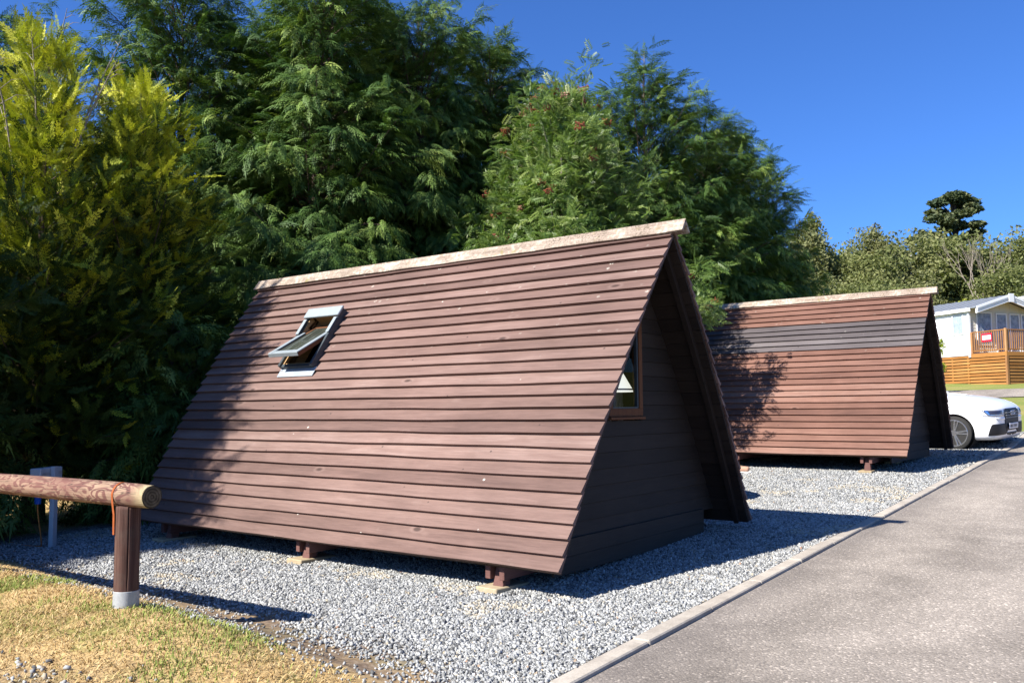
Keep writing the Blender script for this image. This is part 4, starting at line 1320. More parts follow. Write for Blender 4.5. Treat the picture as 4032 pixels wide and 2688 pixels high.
    # wheels
    for xx in (0, -2.6):
        for sy in (-1, 1):
            w = empty('wheel', (xx, sy * .80, .345)); w.parent = root
            tm = MB(); pr = [(.266, -.115), (.30, -.118), (.332, -.10), (.342, -.07), (.344, 0), (.342, .07), (.332, .10), (.30, .118), (.266, .115)]
            tm.lathe(pr, n=48, axis='y')
            tm.build('tyre', M['tyre'], w, smooth=True)
            rm = MB()
            o_ = sy * .112
            def ringp(r0, r1, y0, y1):
                vs_ = []; fs_ = []; nn = 44
                for r_, y_ in ((r0, y0), (r1, y0), (r1, y1), (r0, y1)):
                    for k in range(nn): vs_.append((r_ * math.cos(2 * PI * k / nn), y_, r_ * math.sin(2 * PI * k / nn)))
                for i in range(4):
                    for k in range(nn):
                        k2 = (k + 1) % nn; j = (i + 1) % 4
                        fs_.append((i * nn + k, i * nn + k2, j * nn + k2, j * nn + k))
                rm.add(vs_, fs_)
            ringp(.248, .272, o_ - sy * .06, o_ + sy * .012)
            for k in range(5):
                a = R(4) + 2 * PI * k / 5
                for da in (-.13, .13):
                    p = Vector((.045 * math.cos(a + da * 2), o_ - sy * .004, .045 * math.sin(a + da * 2)))
                    q = Vector((.258 * math.cos(a + da), o_, .258 * math.sin(a + da)))
                    rm.bar(p, q, .030, .032, up=(0, 1, 0))
            rm.lathe([(0, o_ - .01), (.058, o_ - .01), (.058, o_ + .008), (.03, o_ + .014 * 1), (0, o_ + .014)], n=20, axis='y')
            rm.build('rim', M['alloy'], w, bevel=.003)
            dm = MB(); dm.lathe([(0, o_ - sy * .09 - .005), (.238, o_ - sy * .09 - .005), (.238, o_ - sy * .09 + .005), (0, o_ - sy * .09 + .005)], n=30, axis='y')
            dm.build('brake_disc', M['frame_metal'], w)
            am = MB(); am.lathe([(.386, sy * .58), (.386, sy * .88)] if sy > 0 else [(.386, -.88), (.386, -.58)], c=(xx, 0, .345), n=40, axis='y')
            bm_ = bmesh.new()
            av_ = am.build('arch_liner', M['black_plastic'], root)
            bm_.from_mesh(av_.data)
            caps = [f for f in bm_.faces if len(f.verts) > 4 and abs(f.calc_center_median().y) > .7]
            bmesh.ops.delete(bm_, geom=caps, context='FACES'); bm_.to_mesh(av_.data); bm_.free()
    # glasshouse
    G = [(-.60, .80, 1.10), (-1.05, .80, 1.12), (-1.1, .80, 1.1), (-2.9, .79, 1.1), (-3.3, .74, 1.1)]
    base = [(-.58, .80), (-.9, .83), (-2.9, .82), (-3.36, .72)]
    top = [(-1.42, .58), (-1.6, .60), (-2.7, .60), (-3.05, .54)]
    vs = []; fs = []
    for (x, y), (xt, yt) in zip(base, top):
        vs += [(x, -y, 1.05), (xt, -yt, 1.575), (xt, yt, 1.575), (x, y, 1.05)]
    for i in range(3):
        for k in range(3): fs.append((i * 4 + k, i * 4 + k + 1, i * 4 + 5 + k, i * 4 + 4 + k))
    fs += [(0, 1, 2, 3), (15, 14, 13, 12)]
    MB().add(vs, fs).build('windows', M['glass_dark'], root, bevel=.05, seg=3)
    rf = MB(); rf.box((-2.23, 0, 1.59), (1.7, 1.16, .045)); rf.build('roof', M['paint'], root, bevel=.02, seg=3)
    for sy in (-1, 1):
        pm = MB()
        for (x, y), (xt, yt) in (((-.60, .80), (-1.42, .585)), ((-3.0, .82), (-2.85, .60))):
            pm.bar((x, sy * (y + .01), 1.06), (xt, sy * (yt + .01), 1.59), .07, .03)
        pm.build('pillars', M['paint'], root, bevel=.01)
        mm = MB(); mm.box((-.85, sy * .99, 1.10), (.11, .19, .13)); mm.build('mirror', M['paint'], root, bevel=.03, seg=3)
    return root
car = build_car()

# ------------------------------------------------------------------ trees
def unit(v): return v / np.maximum(np.linalg.norm(v, axis=-1, keepdims=True), 1e-9)

def conifer_frond(n=8, ang=38, width=.05, droop=.22, lenf=.46, seed=1, sub=3, hang=.18):
    """a flat spray: side shoots in two rows, each with its own small leafy tips"""
    rg = random.Random(seed)
    T = []
    def leaflet(p, q, w):
        p = np.array(p); q = np.array(q); d = q - p; m = p + d * .45
        s_ = np.array([-d[1], d[0], 0]) / max(np.hypot(d[0], d[1]), 1e-6) * w
        T.append([m - s_, q, m + s_])
    def tipl(p, q, w):
        p = np.array(p); q = np.array(q); d = q - p
        s_ = np.array([-d[1], d[0], 0]) / max(np.hypot(d[0], d[1]), 1e-6) * w
        T.append([p + s_, q, p - s_])
    a0 = math.radians(ang)
    for j in range(n):
        x = .05 + .88 * j / n
        l = (lenf * (1 - .78 * x) + .07) * rg.uniform(.75, 1.15)
        for sg in (1, -1):
            a = a0 * rg.uniform(.8, 1.25)
            dx, dy = math.cos(a) * l, sg * math.sin(a) * l
            x_ = x + rg.uniform(-.03, .03)
            pt = lambda f: (x_ + dx * f, dy * f, -hang * l * f * f)
            leaflet(pt(.0), pt(1.05), width * .36)
            for f in [(.22 + .5 * k / max(1, sub - 1)) for k in range(sub)]:
                for s2 in (1, -1):
                    b_ = sg * a + s2 * math.radians(34)
                    ll = l * .42 * (1.1 - .6 * f)
                    p = pt(f)
                    tipl(p, (p[0] + math.cos(b_) * ll, p[1] + math.sin(b_) * ll, p[2] - hang * ll * .6), width * .38)
    tipl((.84, 0, 0), (1.16, 0, 0), width * .5)
    tipl((0, 0, 0), (.95, 0, 0), .012)
    T = np.array(T, float)
    T[..., 2] -= droop * T[..., 0] ** 2
    return T

def pinnate_leaf(n=6):
    T = []
    for j in range(n):
        x = .16 + .80 * j / n
        l = .30 * (1 - .25 * abs(x - .5))
        for s in (1, -1):
            c = (x + .10, s * l * .55); e = (x + .17, s * l)
            T.append([(x, 0, 0), (c[0] + .055, c[1], .02), (e[0], e[1], -.05)])
            T.append([(x, 0, 0), (e[0], e[1], -.05), (c[0] - .055, c[1], .02)])
    T.append([(.9, -.05, 0), (.9, .05, 0), (1.18, 0, -.03)])
    T = np.array(T, float); T[..., 2] -= .28 * T[..., 0] ** 2
    return T

def place_fronds(T, pos, dirv, up, size, rnd):
    """copies of the triangle template T at pos, x axis along dirv"""
    n = len(pos)
    d = unit(dirv); y = unit(np.cross(up, d)); z = np.cross(d, y)
    B = np.stack([d, y, z], -1) * size[:, None, None]
    V = np.einsum('nij,tkj->ntki', B, T) + pos[:, None, None, :]
    nt = T.shape[0]
    V = V.reshape(-1, 3); F = np.arange(len(V)).reshape(-1, 3)
    return V, F, np.repeat(rnd, nt * 3)

def branch_tree(seed, h, prof, nbr, e0, e1, droop, dens, T, size, lat=.28, z_lo=.02, up_tw=.35, start=.2, lean=(0, 0), tone=(0, 1), tiptone=0.0, jit=.05, dj=.22, dz=.05, low_shade=0.0, zmin=.15):
    """limbs leaving a trunk, sprays along the limbs. returns crown arrays + limb polylines"""
    rg = np.random.default_rng(seed)
    t = z_lo + (1 - z_lo) * (np.arange(nbr) + rg.random(nbr)) / nbr
    w = np.array([prof(q) for q in t]); 
    # denser low and mid limbs where the crown is wide
    cum = np.cumsum(w + .25 * w.max()); cum = (cum - cum[0]) / (cum[-1] - cum[0])
    t = np.interp((np.arange(nbr) + rg.random(nbr)) / nbr, cum, t)
    az = (np.arange(nbr) * 2.399963 + rg.normal(0, .5, nbr)) % (2 * PI)
    L = np.array([prof(q) for q in t]) * (.62 + .62 * rg.random(nbr) ** 1.3)
    L = L * (.70 + .58 * fbm(az / (2 * PI) * 9 + seed * 3.1, t * h, 1.5, seed, 2))
    el = np.radians(e0 + (e1 - e0) * t + rg.normal(0, 7, nbr))
    z0 = h * t - np.tan(el) * L * .35
    z0 = np.maximum(z0, zmin + .2 * rg.random(nbr))
    trunk_xy = np.stack([lean[0] * (z0 / h) ** 2, lean[1] * (z0 / h) ** 2], -1)
    out = np.stack([np.cos(az), np.sin(az)], -1)
    side = np.stack([-np.sin(az), np.cos(az), 0 * az], -1)
    btone = rg.random(nbr)
    def P(i, s):
        r = L[i] * s
        zz = z0[i] + np.tan(el[i]) * r - droop * L[i] * s ** 2.2
        return np.stack([trunk_xy[i, 0] + out[i, 0] * r, trunk_xy[i, 1] + out[i, 1] * r, zz], -1)
    ns = np.maximum(4, (dens * (L + .25)).astype(int))
    bi = np.repeat(np.arange(nbr), ns)
    s = start + (1 - start) * rg.random(len(bi)) ** .75
    u = rg.uniform(-1, 1, len(bi))
    ww = L[bi] * lat * (1 - s) + .10
    p = P(bi, s) + side[bi] * (u * ww)[:, None] + rg.normal(0, jit, (len(bi), 3))
    tang = unit(P(bi, np.minimum(s + .04, 1.04)) - P(bi, s - .04))
    d = tang * .8 + side[bi] * (u * .95)[:, None] + rg.normal(0, dj, (len(bi), 3)) + np.array([0, 0, dz])
    upv = np.array([0, 0, 1.0]) + rg.normal(0, up_tw, (len(bi), 3))
    sz = size * (.55 + .75 * rg.random(len(bi)))
    rn = np.clip(tone[0] + (tone[1] - tone[0]) * (.5 * btone[bi] + .5 * rg.random(len(bi))), 0, 1)
    p[:, 2] = np.maximum(p[:, 2], .08)
    if low_shade:                                   # low growth greener, also darkened to paint in the lower crown's shade
        k = rg.random(len(bi)) < low_shade * np.clip(1.45 - 1.7 * t[bi], 0, 1)
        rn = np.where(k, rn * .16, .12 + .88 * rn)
    V, F, a = place_fronds(T, p, d, upv, sz, rn)
    limbs = [(P(np.full(5, i), np.linspace(.0, .93, 5)), L[i]) for i in range(nbr)]
    return V, F, a, limbs

def limb_mesh(h, r0, limbs, lean=(0, 0), every=1, rl=.012, top=.98):
    m = MB()
    zs = np.linspace(-.15, h * top, 9); h = h * top / .97
    m.tube([(lean[0] * (max(z, 0) / h) ** 2, lean[1] * (max(z, 0) / h) ** 2, z) for z in zs], [max(r0 * (1 - z / h * .93), .008) * (1.25 if z < 0 else 1) for z in zs], 10)
    for k, (pl, L) in enumerate(limbs):
        if k % every: continue
        m.tube(pl, [rl * (L ** .7) * q for q in (1.5, 1.1, .8, .5, .22)], 4, cap=False)
    return m

BARK = {
    'brown': plain('brown_bark', (.11, .075, .055), .9, 0, .5, 9, .5),
    'pale': plain('pale_bark', (.30, .25, .20), .9, 0, .4, 9, .4),
    'birch': plain('birch_bark', (.52, .50, .46), .85, 0, .55, 4, .3),
}
LEAF = {
    'cypress': foliage('cypress_foliage', [(0, (.026, .062, .014)), (.5, (.074, .138, .026)), (.78, (.155, .235, .045)), (1, (.30, .36, .085))], .20),
    'golden': foliage('golden_cypress_foliage', [(0, (.024, .052, .010)), (.16, (.062, .098, .013)), (.4, (.26, .30, .020)), (.75, (.48, .48, .036)), (1, (.66, .62, .08))], .26),
    'rowan': foliage('rowan_leaves', [(0, (.075, .140, .030)), (.5, (.160, .240, .058)), (.8, (.28, .35, .10)), (1, (.56, .58, .33))], .36, .45, .4),
    'broad': foliage('broad_leaves', [(0, (.10, .12, .040)), (.5, (.165, .185, .062)), (1, (.24, .24, .095))], .35),
    'birch': foliage('birch_leaves', [(0, (.14, .155, .060)), (.5, (.20, .205, .085)), (1, (.26, .25, .115))], .36),
    'bright': foliage('bright_leaves', [(0, (.16, .21, .02)), (.5, (.27, .32, .03)), (1, (.42, .43, .06))], .38),
    'pine': foliage('scots_pine_needles', [(0, (.040, .062, .030)), (.6, (.080, .102, .044)), (1, (.16, .16, .065))], .2),
    'berry': plain('rowan_berries', (.27, .085, .040), .5, 0, .4, 60),
}
FRC = conifer_frond(6, 36, .060, .50, .30, 1, 2, .6)
FRG = conifer_frond(6, 26, .062, -.04, .30, 2, 2, .0)
LFP = pinnate_leaf(6)

CROWN = {}
def prof_cypress(r, ex=.50): return lambda t: r * (.72 + .28 * min(1, t / .18)) * max(0.0, 1 - t) ** ex + .10
def make_cypress(key, seed, h, r, nbr=300, dens=16, e=(22, 58), droop=.30, size=.36, T=FRC, leaf='cypress', tone=(0, 1), rl=.012, lat=.30, every=1, up_tw=.42, ex=.5, dj=.3, dz=-.22, low_shade=0.0):
    V, F, a, limbs = branch_tree(seed, h, prof_cypress(r, ex), nbr, e[0], e[1], droop, dens, T, size, lat=lat, tone=tone, up_tw=up_tw, dj=dj, dz=dz, low_shade=low_shade, zmin=.75 if leaf == 'golden' else .15)
    cr = mesh_np('crown', V, F, LEAF[leaf], None, {'rnd': a})
    tr = limb_mesh(h, .045 * h ** .6, limbs, rl=rl, every=every, top=.86).build('trunk', BARK['brown'], None)
    CROWN[key] = (cr.data, tr.data)
    bpy.data.objects.remove(cr); bpy.data.objects.remove(tr)
def plant(key, name, x, y, label, cat='tree', group=None, rz=0.0, sc=1.0, scz=None, dz=0.0):
    root = empty(name, (x, y, float(height(x, y)) - .03 + dz), rz, label, cat, group)
    root.scale = (sc, sc, scz or sc)
    cr, tr = CROWN[key]
    link(bpy.data.objects.new('crown', cr), root); link(bpy.data.objects.new('trunk', tr), root)
    return root

make_cypress('c1', 101, 10.2, 2.7, 320, 27, (24, 62), .30, .36, dj=.34)
make_cypress('c2', 102, 10.0, 2.8, 330, 27, (18, 56), .36, .36, dj=.34)
make_cypress('c3', 103, 9.4, 2.6, 320, 27, (28, 66), .50, .34, dj=.30, dz=-.4)
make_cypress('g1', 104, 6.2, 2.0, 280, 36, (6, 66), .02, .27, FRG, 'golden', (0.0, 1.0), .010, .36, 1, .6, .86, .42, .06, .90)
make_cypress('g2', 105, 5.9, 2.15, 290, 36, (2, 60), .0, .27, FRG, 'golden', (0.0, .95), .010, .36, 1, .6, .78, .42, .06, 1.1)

HG = 'tall conifers of the hedge row behind the huts'
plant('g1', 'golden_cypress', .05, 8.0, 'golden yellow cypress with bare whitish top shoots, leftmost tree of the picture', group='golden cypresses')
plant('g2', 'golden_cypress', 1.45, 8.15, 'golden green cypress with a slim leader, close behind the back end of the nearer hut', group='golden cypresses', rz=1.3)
CY = [
    ('c1', 4.0, 11.2, 1.0, 0.98, 'tall dark cypress with a pale trunk showing high up, behind the golden green one'),
    ('c2', 5.5, 9.1, 2.1, 1.0, 'tallest dense green cypress above the roof window of the nearer hut'),
    ('c1', 7.6, 10.4, 4.0, 0.98, 'green cypress filling the gap behind the two tallest cypresses'),
    ('c3', 7.9, 8.7, 0.4, 1.02, 'drooping cypress with a soft round top against the sky above the nearer ridge'),
    ('c2', 10.1, 8.5, 5.0, 0.95, 'green cypress with a ragged shoulder just left of the berry laden rowan'),
    ('c3', 12.6, 8.2, 2.2, 0.92, 'green cypress partly hidden behind the berry laden rowan'),
    ('c1', 15.2, 7.3, 3.3, 0.97, 'cypress with a pointed bare leader just right of the rowan'),
    ('c2', 18.2, 7.0, 0.2, 0.93, 'cypress with wind bent tips between the pointed one and the end of the row'),
    ('c3', 20.7, 7.2, 1.1, 0.97, 'cypress with a leaning tip near the far end of the row'),
    ('c1', 23.5, 7.3, 2.7, 0.82, 'last and lowest cypress of the row, above the ridge of the red brown hut'),
]
for key, x, y, rz, s in (('c3', 1.6, 13.6, 1.0, .92), ('c1', 7.3, 12.6, 2.2, .98), ('c2', 10.6, 11.6, 3.1, 1.0), ('c1', 13.2, 10.8, .6, .98), ('c2', 17.2, 9.8, 5.1, .86), ('c3', 20.4, 10.0, 2.0, .84)):
    plant(key, 'conifer', x, y, 'conifer of the second row, glimpsed dark between the taller cypresses in front', group='second row of conifers', rz=rz, sc=1.0, scz=s)
for key, x, y, rz, s, lab in CY:
    plant(key, 'conifer', x, y, lab, group=HG, rz=rz, sc=1.0 if s > .9 else .9, scz=s)
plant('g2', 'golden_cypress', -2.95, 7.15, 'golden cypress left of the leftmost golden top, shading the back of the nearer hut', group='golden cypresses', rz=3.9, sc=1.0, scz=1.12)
for x, y, rz, s, key in ((-5.3, 7.9, 2.5, .74, 'c1'), (-8.4, 8.2, 4.5, .62, 'c3'), (-11.4, 8.4, 1.5, .65, 'c2')):
    plant(key, 'conifer', x, y, 'dark cypress continuing the hedge row beyond the golden cypresses, shading the gravel', group='shading cypresses of the hedge row', rz=rz, sc=max(.9, s * 1.2), scz=s)
# low dark growth at the foot of the row
make_cypress('low', 106, 2.6, 1.25, 110, 16, (10, 40), .25, .42)
for k, (x, y) in enumerate(((1.3, 7.0), (2.9, 7.2), (4.6, 7.4), (-1.5, 7.6))):
    plant('low', 'conifer_shrub', x, y, ('low dark conifer shrub right behind the golden green cypress foot', 'low dark conifer shrub behind the back gable of the nearer hut',
          'low dark conifer shrub behind the far slope of the nearer hut', 'low dark conifer shrub beside the hook-up post')[k], 'shrub', 'low shrubs at the foot of the hedge row', rz=k * 1.7)

# leaders: bare shoots above the crowns (parts of their trees)
def shoots(root_name_idx, pts, mat, r=.010):
    root = root_name_idx
    m = MB()
    rg = random.Random(len(pts))
    for (x, y, z0, z1, lx, ly) in pts:
        p0 = Vector((x, y, z0)); p1 = Vector((x + lx, y + ly, z1))
        m.tube([p0, p0.lerp(p1, .5) + Vector((lx * -.1, 0, .0)), p1], [r * 1.3, r, r * .35], 5)
        for k in range(7):
            q = p0.lerp(p1, .3 + .1 * k); a = rg.uniform(0, 6.28); l = .32 * (1.1 - .1 * k)
            m.tube([q, q + Vector((math.cos(a) * l * .6, math.sin(a) * l * .6, l * .55)), q + Vector((math.cos(a) * l, math.sin(a) * l, l * .6))], [r * .55, r * .4, r * .15], 4)
    m.build('bare_shoots', mat, root)
for o in list(SC.objects):
    if o.name.split('.')[0] == 'golden_cypress' and 'leftmost' in o['label']:
        shoots(o, [(0, 0, 5.3, 6.75, .18, -.1), (.3, -.2, 4.9, 6.45, .42, -.35), (-.2, -.2, 5.0, 6.2, -.15, -.1), (.1, -.5, 4.6, 5.9, .3, -.5), (-.5, -.3, 4.4, 5.9, -.4, -.1)], BARK['pale'], .010)
    if o.name.split('.')[0] == 'golden_cypress' and 'slim leader' in o['label']:
        shoots(o, [(0, 0, 5.1, 6.35, .05, 0), (.35, -.35, 4.2, 5.4, .25, -.2)], BARK['pale'], .010)
    if o.name.split('.')[0] == 'conifer' and o.get('label', '').startswith('cypress with a pointed'):
        shoots(o, [(0, 0, 9.4, 10.75, .02, .05), (.5, -.5, 8.2, 9.6, .3, -.3)], BARK['pale'], .014)

# rowan with berries between the huts
def rowan():
    h = 7.0
    def prof(t): return 1.85 * math.sin(PI * min(1, (t * .93 + .06)) ** .8) ** .75 * (1.0 if t < .55 else 1 - .30 * (t - .55) / .45) * (.55 + .45 * min(1, t / .32)) + .12
    V, F, a, limbs = branch_tree(77, h, prof, 290, 18, 64, .26, 60, LFP, .21, lat=.6, z_lo=.20, up_tw=.75, start=.25, lean=(.3, .1), jit=.12, dj=.8)
    root = empty('rowan_tree', (8.25, 5.4, float(height(8.25, 5.4))), 0, 'rowan tree with feathery leaves and brown red berries standing between the two huts', 'tree')
    mesh_np('crown', V, F, LEAF['rowan'], root, {'rnd': a})
    m = limb_mesh(h, .10, limbs, (.3, .1), rl=.013)
    for sx, sy, z1 in ((-.5, -.35, 5.6), (.55, -.4, 6.1), (.2, .5, 5.2)):
        m.tube([(0, 0, .4), (sx * .5, sy * .5, 2.2), (sx * .9, sy * .9, 4.0), (sx * 1.15, sy * 1.15, z1)], [.06, .045, .03, .012], 8)
    m.build('trunk', BARK['pale'], root)
    rg = random.Random(3)
    b = MB()
    for k in range(34):
        a_ = rg.uniform(0, 6.28); r_ = .052 * rg.random() ** .6
        c = Vector((r_ * math.cos(a_), r_ * math.sin(a_), rg.uniform(-.025, .035))); q = rg.uniform(.009, .014)
        b.add([c + Vector(v) * q for v in ((1, 0, 0), (-1, 0, 0), (0, 1, 0), (0, -1, 0), (0, 0, 1), (0, 0, -1))],
              [(0, 2, 4), (2, 1, 4), (1, 3, 4), (3, 0, 4), (2, 0, 5), (1, 2, 5), (3, 1, 5), (0, 3, 5)])
    first = b.build('berry_cluster', LEAF['berry'], root)
    sel = [i for i in range(len(limbs))]; rg.shuffle(sel)
    n = 0
    for i in sel:
        pl, L = limbs[i]
        if n >= 96: break
        tip = Vector(pl[4]) ; dirv = Vector(pl[4]) - Vector(pl[3])
        o = first if n == 0 else first.copy()
        if n: COL.objects.link(o); o.parent = root
        o.location = tip + dirv.normalized() * rg.uniform(.08, .30) + Vector((0, 0, rg.uniform(-.05, .05)))
        o.scale = [rg.uniform(1.3, 2.0)] * 3; o.rotation_euler = (rg.uniform(-.6, .6), rg.uniform(-.6, .6), rg.uniform(0, 6))
        n += 1
rowan()

# the wood on the rise behind
def clump_crown(seed, h, r, zlo, ncl, nl, leafsize, flat=.75, shape='round', cr=.42):
    rg = np.random.default_rng(seed)
    cs = []
    while len(cs) < ncl:
        p = rg.uniform(-1, 1, 3)
        if shape == 'round' and (p ** 2).sum() > 1: continue
        if shape == 'cone' and math.hypot(p[0], p[1]) > (1 - p[2]) / 2 * .9 + .15: continue
        if shape == 'pine':
            hh = rg.random() ** .6
            env = np.interp(hh, [0, .25, .45, .62, .72, .86, 1.0], [.95, .9, .78, .52, .60, .46, .14])
            a_ = rg.uniform(0, 2 * PI); rr = env * rg.random() ** .55 * (1 + .25 * math.sin(2 * a_ + 6 * hh))
            p = np.array([rr * math.cos(a_), rr * math.sin(a_), 2 * hh - 1])
        if shape == 'low' and math.hypot(p[0], p[1]) > 1: continue
        cs.append((p[0] * r * .8, p[1] * r * .8, zlo + (h - zlo) * (p[2] * .5 + .5) * .93 + .1))
    cs = np.array(cs)
    cs[0] = (rg.normal(0, .1), rg.normal(0, .1), h - cr * r * .5)
    ci = rg.integers(0, ncl, nl)
    crad = r * cr * (.65 + .7 * rg.random(ncl))
    d = unit(rg.normal(size=(nl, 3))) * (rg.random(nl) ** .45)[:, None]
    d[:, 2] *= flat
    p = cs[ci] + d * crad[ci][:, None]
    n = len(p)
    a = unit(rg.normal(size=(n, 3)) + np.array([0, 0, .3])); b = unit(np.cross(a, rg.normal(size=(n, 3)))); c = np.cross(a, b)
    s = leafsize * (.6 + .8 * rg.random(n))[:, None]
    V = np.stack([p - b * s, p + c * s * .5, p + b * s, p - c * s * .5], 1).reshape(-1, 3)
    F = np.arange(4 * n).reshape(-1, 4)
    rn = np.repeat(np.clip(.55 * rg.random(ncl)[ci] + .45 * rg.random(n), 0, 1), 4)
    return V, F, rn, cs
def make_broad(key, seed, h, r, zlo, ncl, nl, ls, leaf, bark='brown', shape='round', flat=.75, cr=.42, tr=.10):
    V, F, rn, cs = clump_crown(seed, h, r, zlo, ncl, nl, ls, flat, shape, cr)
    o = mesh_np('crown', V, F, LEAF[leaf], None, {'rnd': rn})
    m = MB()
    m.tube([(0, 0, -.3), (.05, 0, h * .35), (-.04, .05, h * .7), (0, 0, h * .96)], [tr * 1.3, tr, tr * .6, tr * .15], 9)
    for k in range(0, len(cs), 2):
        c = Vector(cs[k]); z = max(.5, c.z - Vector((c.x, c.y, 0)).length * .9)
        m.tube([(0, 0, z * .9), (c.x * .5, c.y * .5, (z + c.z) / 2), c], [tr * .38, tr * .25, tr * .08], 5, cap=False)
    t = m.build('trunk', BARK[bark], None)
    CROWN[key] = (o.data, t.data)
    bpy.data.objects.remove(o); bpy.data.objects.remove(t)
make_broad('b1', 201, 10, 3.0, 1.0, 46, 15000, .14, 'broad')
make_broad('b2', 202, 10, 3.0, .8, 40, 15000, .14, 'broad', shape='low')
make_broad('b3', 203, 10, 2.7, 1.0, 46, 15000, .14, 'birch', 'birch', 'cone', 1.3)
make_broad('bi', 204, 12, 2.2, 2.0, 50, 24000, .13, 'birch', 'birch', 'round', 1.7, .40, .12)
make_broad('bu', 205, 4.6, 2.1, .3, 44, 14000, .10, 'bright', 'brown', 'cone', .9)
make_broad('pi', 206, 12.5, 3.5, 4.6, 62, 17000, .13, 'pine', 'brown', 'pine', .55, .13, .2)
WG = 'trees of the wood on the rise'
def wood_tree(key, base_h, x, y, h, label, rz=0.0, wide=1.0):
    s = h / base_h
    return plant(key, 'woodland_tree', x, y, label, group=WG, rz=rz, sc=s * wide, scz=s)
wood_tree('bi', 12, 56.5, 16.1, 11.3, 'tall pale olive birch at the left end of the wood, next to the last cypress', .4, 1.02)
wood_tree('bi', 12, 63.4, 13.5, 11.0, 'upright birch with a white trunk and a bird on its top, middle of the wood', 2.0, .98)
wood_tree('b3', 10, 64.6, 15.3, 10.5, 'slim birch top between the two taller birches', 1.0, .6)
wood_tree('pi', 12.5, 73.4, 9.7, 15.0, 'dark layered Scots pine towering over the wood', 1.2, 1.35)
wood_tree('pi', 12.5, 74.3, 12.4, 12.2, 'smaller dark pine leaning out left of the towering pine', 3.4, .95)
wood_tree('bu', 4.6, 52.2, 5.9, 4.3, 'bright yellow green bushy tree rising behind the red brown hut and the lodge roof', .0, 1.05)
MASS = [('b1', 53.9, 17.5, 9.4, 1), ('b2', 59.5, 15.8, 9.2, 1), ('b1', 68.3, 17.1, 10.7, .9), ('b2', 58.9, 13.2, 9.0, 1), ('b1', 68.5, 13.5, 10.8, 1.1), ('b3', 65.1, 11.4, 10.0, 1.1),
        ('b1', 68.2, 10.5, 10.9, 1.1), ('b2', 67.1, 8.8, 10.2, 1.1), ('b1', 72.9, 7.6, 10.2, 1.1), ('b2', 85.1, 7.9, 10.6, 1), ('b1', 70.0, 4.8, 10.5, 1.1), ('b2', 75.6, 3.9, 10.0, 1.1), ('b1', 76.6, 1.8, 10.7, 1.1),
        ('b2', 48.6, 14.2, 6.6, 1.1), ('b3', 47.2, 12.5, 6.0, 1.3), ('b1', 51.1, 12.2, 6.4, 1.2), ('b2', 48.9, 10.0, 5.8, 1.3), ('b1', 52.4, 9.3, 6.0, 1.2), ('b3', 55.2, 8.4, 6.4, 1.3), ('b1', 60.1, 5.1, 7.0, 1.2), ('b2', 63.3, 3.6, 7.5, 1.2), ('b1', 64.2, 1.6, 7.5, 1.2),
        ('b1', 80, 20, 11.5, 1.2), ('b2', 82, 15.5, 11, 1.2), ('b1', 84, 11.5, 11, 1.2), ('b2', 60, 20.0, 9.5, 1.2), ('b1', 50, 18.5, 8, 1.2), ('b2', 88, 1, 12.0, 1.2), ('b1', 90, -3.5, 12.5, 1.2)]
LABS = {'b1': 'round crowned olive green tree of the wood on the rise', 'b2': 'broad bushy olive green tree of the wood on the rise', 'b3': 'loose tapering pale green tree of the wood on the rise'}
for k, (key, x, y, h, w) in enumerate(MASS):
    wood_tree(key, 10, x, y, h, LABS[key], k * 1.37, w)

# the nearly bare pale tree in front of the pine
def bare_tree():
    rg = random.Random(12)
    root = empty('bare_tree', (62.0, 5.9, float(height(62.0, 5.9))), 0, 'nearly bare pale branched tree standing in front of the towering pine', 'tree')
    m = MB(); tips = []
    def grow(p, d, l, r, lev):
        q = p + d * l + Vector((rg.uniform(-.1, .1), rg.uniform(-.1, .1), 0)) * l * .4
        m.tube([p, (p + q) / 2 + Vector((rg.uniform(-.06, .06) * l, rg.uniform(-.06, .06) * l, 0)), q], [r, r * .85, r * .68], 6 if lev < 3 else 4, cap=False)
        if lev >= 6: tips.append(q); return
        for k in range(2 if lev else 4):
            a = rg.uniform(0, 6.28); sp = rg.uniform(.16, .42)
            e = (d + Vector((math.cos(a), math.sin(a), .35)) * sp).normalized()
            grow(q, e, l * rg.uniform(.66, .86), r * .64, lev + 1)
    grow(Vector((0, 0, -.2)), Vector((0, 0, 1)), 2.6, .11, 0)
    m.build('trunk', BARK['pale'], root)
    rn = np.random.default_rng(9)
    tp = np.array([tuple(t) for t in tips]); k = rn.random(len(tp)) < .5; tp = np.repeat(tp[k], 7, 0) + rn.normal(0, .16, (k.sum() * 7, 3))
    n = len(tp); b = unit(rn.normal(size=(n, 3))); c = unit(np.cross(b, rn.normal(size=(n, 3)))); s = .05
    V = np.stack([tp - b * s, tp + c * s * .6, tp + b * s, tp - c * s * .6], 1).reshape(-1, 3)
    mesh_np('crown', V, np.arange(4 * n).reshape(-1, 4), LEAF['birch'], root, {'rnd': np.repeat(rn.random(n), 4)})
bare_tree()
# low sapling by the lodge
make_broad('sap', 207, 2.4, .8, .5, 12, 1800, .07, 'bright', 'brown', 'round', .8)
plant('sap', 'sapling', 33.85, 4.12, 'leafy sapling in front of the white side wall of the lodge', sc=.62, scz=1.0)
# bird on the birch
bd = MB(); bd.lathe([(.0, -.20), (.05, -.16), (.085, -.04), (.08, .06), (.05, .14), (.052, .19), (.03, .24), (0, .26)], c=(63.4, 13.5, float(height(63.4, 13.5)) + 11.25), n=12)
bd.tube([(63.4, 13.5, float(height(63.4, 13.5)) + 11.12), (63.4, 13.62, float(height(63.4, 13.5)) + 10.9)], [.035, .02], 6)
tag(bd.build('bird', M['black_plastic'], None, smooth=True), 'small black bird perched on the tip of the middle birch', 'bird')

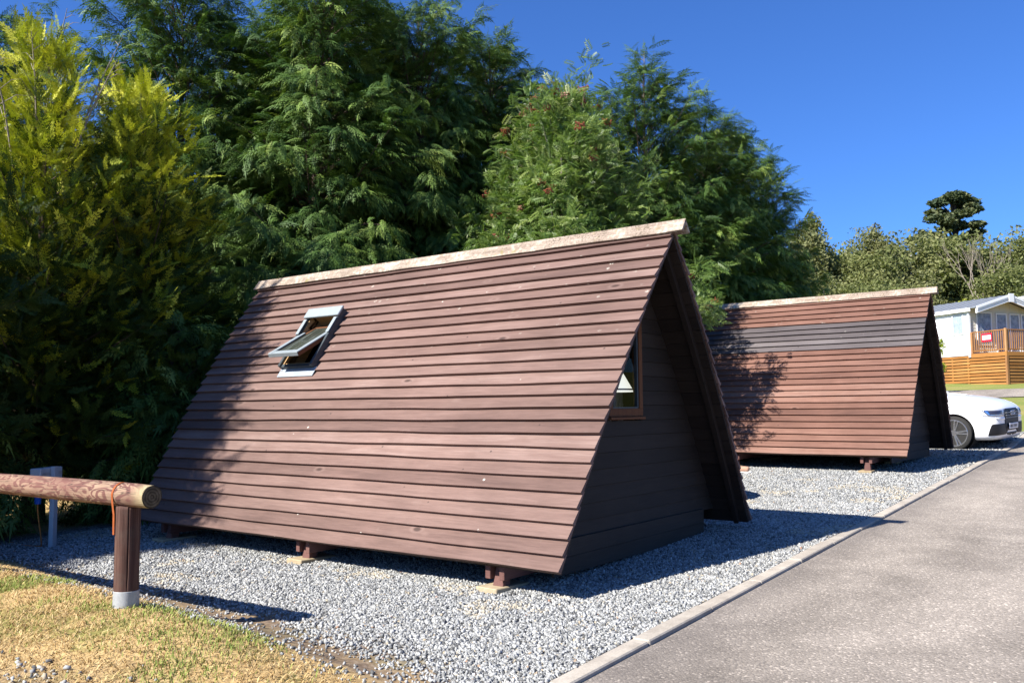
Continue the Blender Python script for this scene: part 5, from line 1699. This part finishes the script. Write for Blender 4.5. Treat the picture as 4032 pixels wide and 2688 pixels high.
# ------------------------------------------------------------------ camera, sun, sky
cam = bpy.data.cameras.new('camera')
co = bpy.data.objects.new('camera', cam); COL.objects.link(co)
cam.sensor_fit = 'HORIZONTAL'; cam.sensor_width = 36.0
cam.lens = 36.0 * 3435.845 / 4032.0
cam.clip_end = 1500; cam.clip_start = .05
Rv = Vector((.59926379, -.8005202, -.00709363)); Uv = Vector((-.05670447, -.0512839, .997073)); Fv = Vector((.79854087, .5971075, .07612565))
mw = Matrix((Rv, Uv, -Fv)).transposed().to_4x4()
mw.translation = Vector((-5.2285, -3.5111, 1.3902))
co.matrix_world = mw
SC.camera = co

sun = bpy.data.lights.new('sun', 'SUN'); sun.energy = 5.0; sun.angle = R(.53); sun.color = (1.0, .955, .88)
so = bpy.data.objects.new('sun', sun); COL.objects.link(so)
so.rotation_euler = Vector((1.08, -.36, -1.0)).to_track_quat('-Z', 'Y').to_euler()
so.location = (-20, 5, 25)

w = bpy.data.worlds.new('World'); SC.world = w; w.use_nodes = True
nt = w.node_tree; nt.nodes.clear()
sky = nt.nodes.new('ShaderNodeTexSky'); sky.sky_type = 'NISHITA'; sky.sun_disc = False
sky.sun_elevation = math.atan2(1.0, math.hypot(1.08, .36)); sky.sun_rotation = R(-71.6)
sky.altitude = 300; sky.air_density = 1.0; sky.dust_density = .9; sky.ozone_density = 3.0
bg = nt.nodes.new('ShaderNodeBackground'); bg.inputs[1].default_value = .066
ow = nt.nodes.new('ShaderNodeOutputWorld')
tone = nt.nodes.new('ShaderNodeMix'); tone.data_type = 'RGBA'; tone.blend_type = 'MULTIPLY'
tone.inputs[0].default_value = 1.0; tone.inputs[7].default_value = (.40, .72, 1.28, 1)
nt.links.new(sky.outputs[0], tone.inputs[6]); nt.links.new(tone.outputs[2], bg.inputs[0]); nt.links.new(bg.outputs[0], ow.inputs[0])

vs_ = SC.view_settings
SC.display_settings.display_device = 'sRGB'
vs_.view_transform = 'Standard'; vs_.look = 'None'; vs_.exposure = 1.2; vs_.gamma = 1.0
SC.cycles.max_bounces = 7; SC.cycles.diffuse_bounces = 3; SC.cycles.glossy_bounces = 3
SC.cycles.transmission_bounces = 4; SC.cycles.transparent_max_bounces = 8
SC.cycles.use_denoising = True
SC.cycles.caustics_reflective = False; SC.cycles.caustics_refractive = False
